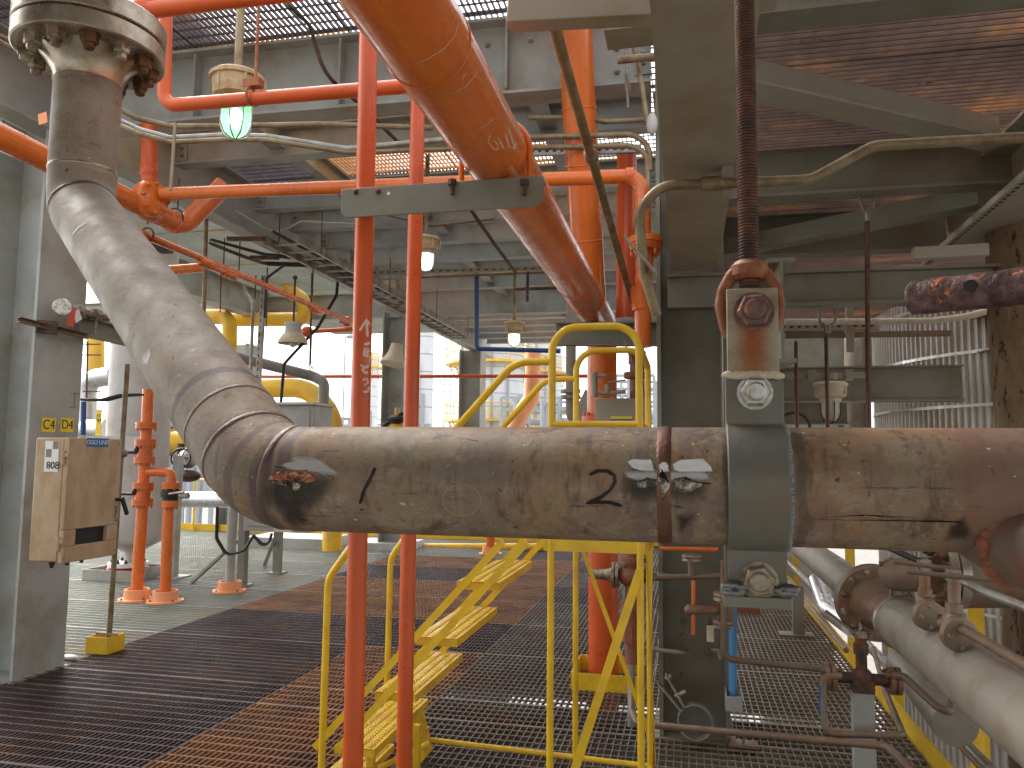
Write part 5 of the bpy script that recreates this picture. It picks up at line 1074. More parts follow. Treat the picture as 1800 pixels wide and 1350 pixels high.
pipe('small_pipe', 'brown drain pipe with an orange band leaving the right T handled valve', [P(1655, 1095, Y=3.05), P(1700, 1110, Y=2.9), P(1830, 1185, Y=2.55)], .017, 'rustpipe', .05)
w = MB(); a, b = P(1735, 1130, Y=2.803), P(1765, 1148, Y=2.72); w.tube([a, b], .0185, 14); one('paint_band', 'orange painted band on the brown drain pipe', 'marking', w, M['orange'])
pipe('small_pipe', 'upper silver tube passing right of the T handles', [P(1690, 1020, Y=3.4), P(1730, 1040, Y=3.3), P(1830, 1078, Y=3.1)], .018, 'galv', .05)
pipe('small_pipe', 'black rod slanting down to the T handled valves', [P(1550, 958, Y=3.6), P(1625, 990, Y=3.45)], .012, 'black', .05)
# small bore valve assembly, lower right
yv = 4.3
t = thing('drain_valve', 'flanged drain valve with an upright stem on a short grey post', 'valve', tuple(P(1515, 1200, Y=yv)))
c = P(1515, 1193, Y=yv)
w = MB(); w.cyl(c+V((-.16, .0, 0)), c+V((.16, -.0, 0)), .028, 14); w.sph(c, .055, 14, 10); w.box(c+V((-.05, -.05, -.06)), c+V((.05, .05, .0))); w.cyl(c, c+V((0, 0, .20)), .027, 14); w.lathe(c+V((0, 0, .12)), (0, 0, 1), [(0, .036), (.05, .036)], 8); put('valve_body', w, M['dark'], t)
for dx in (-.15, .15): w = MB(); w.lathe(c+V((dx, 0, 0)), (1, 0, 0), [(-.026, .066), (-.004, .066), (-.003, .05), (.003, .05), (.004, .066), (.026, .066)], 24); put('flange', w, M['rflange'], t); bolts(t, c+V((dx-.026, 0, 0)), (-1, 0, 0), .05, 4, .012, .016, M['rustpipe'], ph=.5)
w = MB(); w.box(c+V((-.025, -.025, .2)), c+V((.025, .025, .235))); w.cyl(c+V((0, 0, .22)), c+V((0, 0, .27)), .008, 8); put('yoke_nut', w, M['nut'], t); w = MB(); w.tube([c+V((-.02, 0, .215)), c+V((-.14, .12, .30))], .008, 8); put('handle', w, M['rustpipe'], t)
w = MB(); w.tube([c+V((-.0, 0, .27)), c+V((.0, 0, .31)), c+V((.02, 0, .33)), c+V((.0, 0, .36))], .006, 8, .01); put('hook', w, M['rustpipe'], t)
w = MB(); q = V((c.x, c.y, 0)); w.box(q+V((-.05, -.03, .02)), (c.x+.05, c.y+.03, c.z-.06)); one('support_post', 'short grey post under the drain valve', 'post', w, M['steel'])
w = MB(); w.box(q+V((-.22, -.09, .004)), q+V((.2, .12, .018))); one('base_board', 'tan board under the drain valve post', 'plate', w, M['wood'])
zl = c.z
pipe('small_pipe', 'brown pipe running level from the right column foot to the drain valve', [P(1272, 985, Y=4.35), P(1272, 1158, Y=4.35), P(1480, 1180, Y=4.32)], .0165, 'rustpipe', .05)
pipe('small_pipe', 'pipe loop below the drain valve, partly painted blue', [P(1480, 1188, Y=4.2), P(1446, 1190, Y=4.2), P(1450, 1290, Y=4.15), P(1588, 1293, Y=4.1), P(1556, 1215, Y=5.0), P(1535, 1140, Y=6.2)], .0165, 'rustpipe', .045)
w = MB(); w.cyl(P(1446, 1205, Y=4.195), P(1448, 1258, Y=4.17), .0185, 16); one('paint_band', 'dark blue painted length on the small pipe loop', 'marking', w, M['dblue'])
pipe('small_pipe', 'brown pipe leaving the drain valve to the right and sagging below the grey pipe', [P(1560, 1185, Y=4.3), P(1590, 1190, Y=4.2), P(1668, 1262, Y=3.9), P(1672, 1235, Y=4.1)], .018, 'rustpipe', .04)
pipe('small_pipe', 'long brown pipe crossing the deck in front of the right column foot', [P(1110, 1200, Y=4.6), P(1110, 1250, Y=4.45), P(1120, 1272, Y=4.3), P(1560, 1312, Y=4.0), P(1625, 1375, Y=3.55)], .0175, 'rustpipe', .06)
w = MB(); q = P(1307, 1310, Z=.004); w.box(q+V((-.08, -.05, 0)), q+V((.08, .05, .015))); w.box(q+V((-.006, -.01, .015)), q+V((.006, .01, .09))); one('pipe_rest', 'small rusty plate rest under the long brown deck pipe', 'plate', w, M['rflange'])
w = MB(); q = P(1404, 1117, Z=.004); w.box(q+V((-.17, -.08, 0)), q+V((.13, .1, .015))); w.box(q+V((-.05, -.02, .015)), q+V((.05, .02, .44))); one('plate_post', 'dark flat post standing on a pale plate on the deck', 'post', w, M['steel_dk'])
w = MB(); q = P(1310, 1075, Z=.004); w.box(q+V((-.14, -.1, 0)), q+V((.14, .1, .06))); one('timber_block', 'reddish timber block lying beyond the clamp foot', 'block', w, M['rustred'])
pipe('blue_pipe', 'bright light blue upright pipe right of the column', [P(1288, 1062, Y=4.75), P(1288, 1222, Y=4.75)], .0235, 'blue')
w = MB(); a = P(1275, 1222, Y=4.7); b = P(1305, 1250, Y=4.7); w.box((a.x, 4.68, b.z), (b.x, 4.69, a.z)); w.box((a.x, 4.69, b.z), (a.x+.008, 4.8, a.z+.02)); w.box((b.x-.008, 4.69, b.z), (b.x, 4.8, a.z+.02)); one('socket_bracket', 'grey box socket at the foot of the light blue pipe', 'bracket', w, M['steel'])
# small bore stack at column right side
t = thing('valve_stack', 'stained small bore valve stack in front of the right column', 'valve', tuple(P(1272, 1060, Y=4.45)))
c = P(1272, 1060, Y=4.42)
for v_ in (1044, 1052, 1092, 1100): w = MB(); w.lathe(P(1272, v_, Y=4.42), (0, 0, 1), [(-.009, .055), (.009, .055)], 22); put('flange', w, M['nut'], t)
w = MB(); w.cyl(P(1272, 1100, Y=4.42), P(1272, 1040, Y=4.42), .035, 14); w.box(c+V((-.035, -.035, -.09)), c+V((.05, .035, .0))); w.tube([P(1272, 1072, Y=4.4), P(1214, 1072, Y=4.35)], .024, 12); w.tube([P(1272, 1044, Y=4.42), P(1272, 1005, Y=4.42)], .02, 12); w.sph(P(1212, 1072, Y=4.35), .028, 10, 8); put('valve_body', w, M['rflange'], t)
w = MB(); w.tube([P(1155, 1015, Y=4.42), P(1282, 1012, Y=4.42)], .016, 12); w.cyl(P(1216, 1012, Y=4.42), P(1216, 985, Y=4.42), .02, 12); put('cross_pipe', w, M['rustpipe'], t)
for v_ in (983, 977): w = MB(); w.lathe(P(1216, v_, Y=4.42), (0, 0, 1), [(-.007, .055), (.007, .055)], 22); put('flange', w, M['nut'], t)
w = MB(); w.tube([P(1160, 964, Y=4.42), P(1262, 966, Y=4.42)], .011, 10); w.tube([P(1219, 1020, Y=4.38), P(1219, 1116, Y=4.38)], .011, 10); put('orange_handle', w, M['orange'], t)
w = MB(); w.box(P(1242, 1100, Y=4.36), P(1255, 1128, Y=4.37)); put('blank_tag', w, M['cream'], t)
w = MB(); w.tube([P(1250, 1143, Y=4.4), P(1264, 1143, Y=4.4), P(1267, 1158, Y=4.4)], .012, 8, .01); put('bracket', w, M['galv'], t)
# loose pipe clamp
w = MB(); cl = P(1222, 1268, Y=4.7); rr = .095; pts = [cl+V((rr*math.cos(R(a_)), 0, rr*math.sin(R(a_)))) for a_ in range(128, -225, -16)]
def strip(mb, pts, wd, th):
    for a, b in zip(pts, pts[1:]): d = b-a; n_ = V((0, 1, 0)); mb.obox((a+b)/2, d*.53, n_*wd/2, d.normalized().cross(n_)*th/2)
strip(w, pts, .05, .009); strip(w, [pts[0], pts[0]+V((-.10, 0, .17))], .05, .009); strip(w, [pts[-1]+V((-.02, 0, -.0)), pts[-1]+V((-.135, 0, .13))], .05, .009); w.cyl(cl+V((-.11, 0, .13)), cl+V((-.05, 0, .16)), .012, 10); w.cyl(cl+V((-.16, 0, .22)), cl+V((-.13, 0, .24)), .016, 6)
one('pipe_clamp', 'loose empty round pipe clamp hanging at the foot of the right column', 'pipe clamp', w, M['galv'])
# rusty valve beside steps
t = thing('rusty_valve', 'rust red valve stack with a steel side flange behind the step legs', 'valve', tuple(P(1110, 1020, Y=4.75)))
c = P(1112, 1012, Y=4.75); w = MB(); w.sph(c, .075, 14, 10, (1.2, 1, .9)); w.cyl(c+V((0, 0, -.5)), c+V((0, 0, .14)), .045, 16); w.lathe(c+V((0, 0, -.2)), (0, 0, 1), [(0, .07), (.05, .07)], 10); w.lathe(c+V((0, 0, -.38)), (0, 0, 1), [(0, .062), (.1, .062)], 8); w.lathe(c+V((0, 0, .08)), (0, 0, 1), [(0, .08), (.03, .08)], 20); put('valve_body', w, M['rustred'], t)
w = MB(); w.lathe(c+V((-.08, 0, 0)), (-1, 0, 0), [(0, .075), (.018, .075), (.02, .06), (.024, .075), (.04, .075), (.045, .04), (.10, .03), (.16, .028), (.18, .012)], 22); put('side_flange', w, M['nut'], t)
w = MB(); w.lathe(c+V((.08, 0, 0)), (1, 0, 0), [(0, .065), (.03, .065), (.035, .025), (.12, .022)], 22); put('side_nozzle', w, M['nut'], t)
w = MB(); w.tube([c+V((-.01, 0, -.5)), V((c.x-.01, c.y, .05))], .022, 12); w.box(V((c.x-.06, c.y-.03, .58)), V((c.x-.04, c.y+.1, .85))); w.tube([V((c.x-.02, c.y, .5)), V((c.x+.3, c.y, .48))], .014, 8); put('drain_leg', w, M['galv'], t)
# lower grey pipe end below big grey pipe
w = MB(); w.tube([P(1590, 1165, Y=5.2), P(1680, 1275, Y=4.2)], .10, 28); one('drum_pipe', 'short cream pipe section below the long grey pipe', 'pipe', w, M['pipegrey'])
w = MB(); w.tube([P(1440, 1020, Y=8.4), P(1458, 1070, Y=8), P(1500, 1100, Y=7.4)], .10, 24, .2); one('silver_pipe', 'shiny silver elbow glimpsed under the big rusted flange', 'pipe', w, M['silver'])

# ------------------------------------------------------------------ HERO: brown process pipe
VX, VY = P(149, 250, D=2.14).x, P(149, 250, D=2.14).y
zk = P(143, 362, Y=VY).z; zf = P(150, 104, Y=VY).z; HY = 1.19; hb = P(472, 843, Y=HY); HZ = P(1000, 849, Y=HY).z
RP = .0845
BANDS = []
path = [V((VX, VY, zf-.02)), V((VX, VY, zk)), V((hb.x, HY, HZ)), V((1.3, HY, HZ))]
L01 = (path[1]-path[0]).length; L12 = (path[2]-path[1]).length
hero = thing('process_pipe', 'large brown weathered pipe dropping from a flange and turning level across the picture', 'pipe', tuple((VX, VY, HZ)))
hm = MB(); hm.tube(path, RP, 96, [0, .12, .17, 0], n_arc=14, step=.03)
cs = hm.c
def s_at(u_, v_): # arc position of the centre line nearest a pixel
    best = None
    for p, tg_, s_ in cs:
        c_ = MW.transposed() @ (p-CAM); uu, vv = 900+FP*c_.x/-c_.z, 675-FP*c_.y/-c_.z; dd = (uu-u_)**2+(vv-v_)**2
        if best is None or dd < best[0]: best = (dd, s_, p, tg_)
    return best
purple = (.085, .045, .05); tan_ = (.25, .19, .12); redb = (.20, .06, .03)
for (u_, v_, w_, c_, k_) in [(150, 128, .035, (.25, .15, .11), .5), (146, 296, .012, (.30, .25, .18), .9), (146, 372, .016, (.13, .10, .085), .7), (374, 724, .012, (.10, .06, .06), .6), (398, 756, .008, (.13, .09, .075), .4), (418, 782, .008, tan_, .3), (436, 800, .012, (.12, .07, .065), .35), (470, 830, .010, (.14, .09, .08), .6),
                            (512, 845, .014, (.10, .06, .07), .7), (545, 845, .012, (.12, .075, .08), .8), (1142, 850, .014, (.15, .10, .085), .35), (1192, 850, .012, (.15, .10, .09), .35), (900, 850, .02, (.17, .13, .09), .3), (840, 850, .02, (.16, .12, .085), .3), (1280, 850, .010, (.08, .06, .05), .5), (1395, 850, .008, (.10, .07, .055), .45), (1760, 850, .11, (.20, .105, .075), .5)]:
    BANDS.append((s_at(u_, v_)[1], w_, c_, k_))
hmat = hero_mat(); hb_ = put('pipe_body', hm, hmat, hero)
bv = hm.bvh()
def wring(u_, v_, wd, ht, m, nm='weld_ring', seg=72):
    _, s_, p, tg_ = s_at(u_, v_); w = MB(); w.lathe(p-tg_*wd/2, tg_, [(0, RP-.001), (wd*.15, RP+ht*.6), (wd*.35, RP+ht), (wd*.65, RP+ht), (wd*.85, RP+ht*.6), (wd, RP-.001)], seg, close=False)
    for i, v_2 in enumerate(w.v): o_ = v_2-p; w.v[i] = v_2 + (o_-tg_*o_.dot(tg_)).normalized()*_nz.noise(v_2*160)*ht*.35
    return put(nm, w, m, hero)
wmr = mat('orange_brown_weld_cap', (.22, .125, .07), .38, .45, var=.3, c2=(.14, .055, .035), a2=.5, s2=5, bump=.4, sb=140)
wmt = mat('brown_weld_cap', (.17, .12, .09), .4, .45, var=.3, c2=(.1, .06, .06), a2=.4, s2=8, bump=.4, sb=140)
wring(1168, 850, .023, .0022, wmr); wring(512, 845, .014, .0016, wmt); wring(432, 797, .012, .0016, wmt); wring(404, 762, .010, .0012, wmt); wring(147, 296, .010, .0014, M['sspaint']); wring(147, 368, .014, .002, wmt); wring(148, 128, .02, .0016, M['rflange'])
# flange set on top
w = MB(); w.lathe((VX, VY, zf-.075), (0, 0, 1), [(0, RP), (.02, RP+.004), (.045, RP+.018), (.068, RP+.036), (.078, RP+.045)], 64, close=False); put('weld_neck', w, M['sspaint'], hero)
RF = .190
w = MB(); w.lathe((VX, VY, zf), (0, 0, 1), [(0, .1), (0, RF-.004), (.004, RF), (.045, RF), (.047, RF-.003), (.047, .12)], 96); put('flange', w, M['sspaint'], hero)
w = MB(); w.lathe((VX, VY, zf+.0465), (0, 0, 1), [(0, .15), (0, RF-.010), (.008, RF-.010), (.008, .15)], 64); put('gasket', w, M['nutd'], hero)
w = MB(); w.lathe((VX, VY, zf+.054), (0, 0, 1), [(0, .12), (0, RF-.003), (.003, RF), (.05, RF), (.054, RF-.004), (.054, .1), (.12, .09), (.4, .085)], 96); put('upper_flange', w, M['sspaint'], hero)
sd = V((1, 0, 0)); NB = 12
for k in range(NB):
    a_ = 2*math.pi*(k+.35)/NB; q = V((VX+math.cos(a_)*.150, VY+math.sin(a_)*.150, zf)); bolt(hero, q, (0, 0, -1), .0225, .028, M['nut'] if math.sin(a_) < .2 and k % 5 else M['nutd'], stud=.62)
# marks
w = MB(); stroke(w, bv, [(660, 822), (652, 840), (640, 862), (633, 885)], 6.5); stroke(w, bv, [(634, 895), (639, 896)], 5); put('marker_number', w, M['marker'], hero, 'handwritten black figure 1', smooth=0)
w = MB(); stroke(w, bv, [(1036, 835), (1050, 828), (1068, 828), (1080, 836), (1081, 848), (1072, 862), (1056, 874), (1032, 884)], 6.2); stroke(w, bv, [(1030, 884), (1050, 882), (1072, 883), (1093, 889)], 6.2); put('marker_number', w, M['marker'], hero, 'handwritten black figure 2', smooth=0)
w = MB(); stroke(w, bv, [(815, 852)]+[(812+34*math.cos(R(a_)), 879+27*math.sin(R(a_))) for a_ in range(-60, 285, 15)], 2.6); put('chalk_circle', w, mat('ochre_chalk', (.42, .30, .15), .9, var=.3, bump=0), hero, smooth=0)
w = MB(); patch(w, bv, [(1100, 810), (1112, 806), (1147, 805), (1153, 830), (1128, 828), (1108, 822)], .0006, 3); patch(w, bv, [(1181, 814), (1200, 807), (1238, 806), (1254, 822), (1256, 832), (1210, 830), (1182, 828)], .0006, 3)
patch(w, bv, [(1156, 816), (1170, 811), (1176, 818), (1178, 832), (1168, 826), (1158, 830)], .0028, 3); put('ground_patch', w, M['bare'], hero, smooth=0)
soft = film(mat('thin_grey_grinding_smear', (.56, .56, .54), .4, .1, var=.2, bump=.1), 50, .0, 1.5, 1.2, .92); film(M['bare'], 60, .0, .5, .9)
soot = film(mat('dark_soot_halo', (.05, .045, .04), .4, .4, var=.3, bump=.1), 40, .0, 4.0, 1.2, .62)
w = MB(); patch(w, bv, [(1085, 836), (1110, 826), (1150, 832), (1180, 830), (1230, 834), (1262, 850), (1250, 880), (1200, 892), (1150, 888), (1105, 880), (1082, 860)], .0003, 4); put('soot_stain', w, soot, hero, smooth=0); w = MB(); patch(w, bv, [(455, 838), (480, 820), (560, 822), (600, 846), (580, 880), (540, 915), (480, 905), (450, 870)], .0003, 4); put('soot_stain', w, soot, hero, smooth=0)
w = MB(); patch(w, bv, [(1090, 830), (1110, 822), (1150, 824), (1210, 826), (1252, 832), (1250, 850), (1200, 846), (1120, 846), (1095, 838)], .0005, 4); put('ground_patch', w, soft, hero, smooth=0)
w = MB(); patch(w, bv, [(512, 803), (530, 799), (548, 801), (575, 812), (592, 826), (603, 834), (585, 839), (570, 838), (555, 830), (538, 824), (520, 828), (500, 824), (488, 818), (500, 812), (508, 816)], .0006, 3); put('ground_patch', w, soft, hero, smooth=0)
w = MB(); patch(w, bv, [(325, 617), (350, 608), (362, 608), (350, 614), (335, 620)], .0005, 3); put('scratch', w, soft, hero, smooth=0)
w = MB(); stroke(w, bv, [(128, 412), (138, 400), (151, 392)], 3); put('scratch', w, M['cream'], hero, smooth=0)
w = MB(); patch(w, bv, [(258, 615), (268, 612), (266, 625), (258, 641), (250, 636), (252, 624)], .0004, 3); put('tape_residue', w, wmt, hero, smooth=0)
w = MB(); patch(w, bv, [(1122, 846), (1138, 839), (1150, 841), (1156, 850), (1148, 860), (1130, 859), (1116, 855)], .0005, 3.2, .0022, 2); patch(w, bv, [(1182, 842), (1205, 838), (1222, 844), (1236, 851), (1228, 860), (1205, 866), (1184, 862)], .0005, 3.2, .0022, 5)
patch(w, bv, [(1157, 836), (1163, 826), (1171, 836), (1179, 852), (1172, 866), (1166, 878), (1159, 862)], .0028, 3.2, .0035, 9); put('cracked_scale', w, M['scab'], hero, smooth=50)
w = MB(); patch(w, bv, [(472, 840), (484, 830), (500, 828), (516, 832), (540, 826), (556, 836), (552, 846), (532, 850), (515, 846), (490, 845), (474, 846)], .0006, 3, .003, 3); put('cracked_scale', w, M['scabred'], hero, smooth=50)
w = MB(); patch(w, bv, [(470, 846), (490, 844), (512, 848), (516, 858), (505, 853), (480, 851)], .001, 2.2, .004, 8); patch(w, bv, [(514, 842), (528, 838), (534, 846), (526, 862), (516, 864)], .0025, 2.2, .004, 12); put('cracked_scale', w, M['scab'], hero, smooth=0)
stn = film(mat('dark_run_stain', (.055, .035, .022), .55, .1, var=.3, bump=.1, stretch=(1, 1, .4)), 60, .1, 2.6, 1.8, .8)
for pl in ([(797, 868), (806, 860), (812, 885), (808, 915), (800, 912), (796, 890)], [(866, 870), (876, 862), (884, 890), (892, 910), (876, 915), (866, 895)], [(908, 872), (924, 868), (930, 900), (916, 918), (906, 900)], [(972, 830), (980, 826), (984, 870), (980, 890), (972, 880)], [(700, 866), (712, 860), (718, 890), (704, 900)],
           [(1180, 905), (1215, 895), (1232, 905), (1205, 940), (1188, 944)], [(1216, 762), (1228, 766), (1238, 800), (1230, 806), (1220, 785)], [(1262, 770), (1278, 765), (1282, 830), (1272, 900), (1262, 880), (1268, 820)], [(1660, 925), (1700, 900), (1716, 935), (1700, 958), (1650, 952)], [(1440, 776), (1456, 772), (1462, 830), (1450, 860), (1440, 830)],
           [(500, 880), (530, 876), (545, 905), (548, 930), (505, 928), (490, 905)], [(1408, 910), (1520, 905), (1680, 912), (1690, 918), (1520, 916), (1410, 917)]):
    w = MB(); patch(w, bv, pl, .00025, 4); put('run_stain', w, stn, hero, smooth=0)
pal = film(mat('pale_scuff', (.36, .33, .27), .5, .2, var=.3, bump=.1), 55, .1, 2.6, 1.8, .6)
for pl in ([(690, 766), (712, 758), (742, 770), (740, 800), (715, 812), (694, 795)], [(815, 776), (824, 772), (830, 785), (822, 796), (815, 790)], [(780, 766), (845, 772), (842, 776), (800, 772)]):
    w = MB(); patch(w, bv, pl, .0003, 4); put('pale_scuff', w, pal, hero, smooth=0)
gry = film(mat('blue_grey_stain', (.15, .155, .155), .5, .2, var=.3, bump=.1), 45, .1, 2.6, 1.8, .7)
for pl in ([(1022, 765), (1050, 760), (1046, 790), (1035, 808), (1024, 790)], [(1630, 760), (1660, 770), (1668, 800), (1655, 808), (1642, 785)]):
    w = MB(); patch(w, bv, pl, .0004, 4); put('grey_stain', w, gry, hero, smooth=0)
# branch stub at right
bc = V((P(1785, 930, Y=HY-.06).x, HY, HZ-.05)); bd = V((.30, -.88, -.30)).normalized()
w = MB(); w.lathe(bc, bd, [(-.03, .058), (.052, .056), (.07, .052), (.12, .051), (.15, .050), (.172, .044), (.184, .030), (.186, .004)], 48)
for i, v_ in enumerate(w.v): w.v[i] = v_ + (v_-bc).normalized()*_nz.noise(v_*90)*.0018
put('branch_stub', w, mat('stub_burnt_steel', (.17, .125, .09), .5, .2, var=.3, c2=(.20, .085, .06), a2=.40, s2=9, bump=.3), hero)
w = MB()
for k in range(26):
    a_ = 2*math.pi*k/26; s1_, u1_ = frame(bd); w.sph(bc+bd*(.050+.004*rnd.random())+(s1_*math.cos(a_)+u1_*math.sin(a_))*(.053+.004*rnd.random()), .006+.003*rnd.random(), 8, 6, (1+.5*rnd.random(), 1, 1+.4*rnd.random()))
put('weld_bead', w, M['rustred'], hero)['kind'] = 'stuff'

# clamp around the pipe
CX = P(1335, 850, Y=HY-RP-.012).x; CW = .0395
clamp = thing('pipe_clamp', 'heavy grey green strap clamp with rust stained ears around the brown pipe', 'pipe clamp', (CX, HY, HZ))
ztop = P(1320, 509, Y=1.15).z; zbt = P(1335, 1048, Y=1.15).z
def strap(sg, zt_, zb_):
    oy = .03; ri = RP+.0008; th = .011
    def half(r_, off):
        a0 = math.asin(min(1, off/r_)); pts = []
        for k in range(25):
            a_ = R(90)-a0 if False else None
        zz_ = math.sqrt(r_*r_-off*off); pts.append((off, zt_-HZ)); pts.append((off, zz_+.012))
        t0 = math.atan2(zz_, off); n_ = 24
        for k in range(n_+1): a_ = t0*(1-2*k/n_); pts.append((r_*math.cos(a_), r_*math.sin(a_)))
        pts.append((off, -zz_-.012)); pts.append((off, zb_-HZ)); return pts
    o_ = half(ri+th, oy+th); i_ = half(ri, oy); prof_ = o_+i_[::-1]
    w = MB(); n_ = len(prof_)
    for x in (CX-CW, CX+CW):
        for y_, z_ in prof_: w.v.append(V((x, HY-sg*y_, HZ+z_)))
    m_ = len(o_)
    for k in range(m_-1):
        A = [k, k+1, n_-2-k, n_-1-k]
        w.f.append(A if sg < 0 else A[::-1]); w.f.append([q+n_ for q in A][::-1] if sg < 0 else [q+n_ for q in A])
    for k in range(n_): j = (k+1) % n_; w.f.append([k, j, n_+j, n_+k] if sg > 0 else [k, n_+k, n_+j, j])
    return w
zjoin = P(1320, 660, Y=1.15).z
w = strap(1, zjoin, zbt); put('front_strap', w, M['clamp'], clamp, bevel=.002); w = strap(-1, ztop, zbt-.012); put('rear_strap', w, M['clamp'], clamp, bevel=.002)
earm = mat('rust_stained_beige_ear', (.36, .32, .225), .5, .15, var=.15, c2=(.24, .17, .09), a2=.4, s2=12, c3=(.5, .47, .36), a3=.0, s3=30, bump=.25, sb=110)
# rust streak below the bolt, as a stain with its own outline
n = earm.node_tree.nodes; l = earm.node_tree.links; b_ = n['Principled BSDF']; src = b_.inputs['Base Color'].links[0].from_socket
g_ = n.new('ShaderNodeNewGeometry'); sx_ = n.new('ShaderNodeSeparateXYZ'); l.new(g_.outputs['Position'], sx_.inputs[0])
nn = n.new('ShaderNodeTexNoise'); nn.inputs['Scale'].default_value = 45
def mth(op, a, c=None):
    t_ = n.new('ShaderNodeMath'); t_.operation = op; t_.use_clamp = op == 'MULTIPLY'
    for i, x in enumerate((a, c)):
        if x is None: continue
        if isinstance(x, (int, float)): t_.inputs[i].default_value = x
        else: l.new(x, t_.inputs[i])
    return t_.outputs[0]
EB = P(1325, 548, Y=1.148)
dxn = mth('ABSOLUTE', mth('SUBTRACT', mth('ADD', sx_.outputs['X'], mth('MULTIPLY', mth('SUBTRACT', nn.outputs[0], .5), .07)), EB.x))
mr = n.new('ShaderNodeMapRange'); mr.interpolation_type = 'SMOOTHSTEP'; mr.inputs['From Min'].default_value = .002; mr.inputs['From Max'].default_value = .034; mr.inputs['To Min'].default_value = 1; mr.inputs['To Max'].default_value = 0; l.new(dxn, mr.inputs['Value'])
mr2 = n.new('ShaderNodeMapRange'); mr2.interpolation_type = 'SMOOTHSTEP'; mr2.inputs['From Min'].default_value = EB.z+.01; mr2.inputs['From Max'].default_value = EB.z-.02; l.new(sx_.outputs['Z'], mr2.inputs['Value'])
mr3 = n.new('ShaderNodeMapRange'); mr3.inputs['From Min'].default_value = EB.z-.12; mr3.inputs['From Max'].default_value = EB.z-.06; mr3.inputs['To Min'].default_value = .5; l.new(sx_.outputs['Z'], mr3.inputs['Value'])
fx_ = mth('MULTIPLY', mth('MULTIPLY', mr.outputs[0], mr2.outputs[0]), mr3.outputs[0]); mx = n.new('ShaderNodeMix'); mx.data_type = 'RGBA'; l.new(fx_, mx.inputs['Factor']); l.new(src, mx.inputs['A']); mx.inputs['B'].default_value = (.24, .065, .012, 1); l.new(mx.outputs['Result'], b_.inputs['Base Color'])
ex0, ex1 = P(1277, 550, Y=1.148).x, P(1367, 550, Y=1.148).x
w = MB(); w.box((ex0, 1.140, zjoin), (ex1, 1.153, ztop)); put('ear_plate', w, earm, clamp, bevel=.0015)
w = MB()
for k in range(26): q = V((ex0-.002+(ex1-ex0)*k/25, 1.142, zjoin+.002*math.sin(k*1.7))); w.sph(q, .006+.002*rnd.random(), 7, 5, (1.2, .8, .7))
put('torn_paint_ridge', w, M['cream'], clamp)
w = MB()
for k in range(44):
    a_ = R(70)-R(150)*k/43; q = V((CX+CW+.002, HY-math.cos(a_)*(RP+.004), HZ+math.sin(a_)*(RP+.004))); w.sph(q, .0035+.002*rnd.random(), 6, 5)
for sx2 in (-.8, .8):
    for k in range(7): w.sph(V((CX+CW*sx2+(rnd.random()-.5)*.02, HY-.048, zbt+.004+rnd.random()*.012)), .006+rnd.random()*.005, 7, 5, (1.3, .8, .6))
put('weld_bead', w, M['weld'], clamp)['kind'] = 'stuff'
w = MB(); w.box((CX-CW-.006, HY-.046, zbt-.016), (CX+CW+.004, HY+.06, zbt)); put('foot_plate', w, M['steel_dk'], clamp, bevel=.002)
bolt(clamp, P(1325, 548, Y=1.140), (0, -1, .0), .0245, .018, M['nutp'], stud=.60)
bolt(clamp, P(1327, 690, Y=1.148), (0, -1, .0), .0215, .016, M['nutz'], stud=.62)
bolt(clamp, P(1334, 1020, Y=1.148), (0, -1, .0), .0225, .016, M['nut'], stud=.60)
# eye nut and threaded rod
ec = P(1316, 490, Y=1.172)
t = thing('eye_nut', 'forged red eye nut joining the threaded rod to the clamp', 'fitting', tuple(ec))
zt_, zb_ = P(1316, 476, Y=1.172).z, P(1316, 598, Y=1.172).z; hw = .034
xc = P(1317, 500, Y=1.172).x
prof_ = [(-.018, zt_), (-hw*.75, zt_-.008), (-hw-.002, zt_-.028), (-hw-.006, (zt_+zb_)/2), (-hw*.95, zb_+.015), (-hw*.5, zb_-.004), (0, zb_-.008), (hw*.5, zb_-.004), (hw*.95, zb_+.015), (hw+.006, (zt_+zb_)/2), (hw+.002, zt_-.028), (hw*.75, zt_-.008), (.018, zt_)]
w = MB(); w.tube([V((xc+a_, 1.172, z_)) for a_, z_ in prof_], .0095, 16, .02, n_arc=4); put('bow', w, M['eye'], t)
w = MB(); w.lathe((xc, 1.172, zt_-.014), (0, 0, 1), [(0, .012), (0, .022), (.006, .0265), (.02, .0265), (.027, .02), (.029, .012)], 28); put('boss', w, M['eye'], t)
w = MB(); pr = []; z0 = zt_-.034; nz_ = 0; pit = .0047; zz_ = 0
while zz_ < .95: pr += [(zz_, .0128), (zz_+pit*.25, .0148), (zz_+pit*.55, .0148), (zz_+pit*.8, .0128)]; zz_ += pit
w.lathe((xc, 1.172, z0), (0, 0, 1), pr, 22); one('threaded_rod', 'thick brown threaded rod hanging the brown pipe from above', 'rod', w, M['thread'])

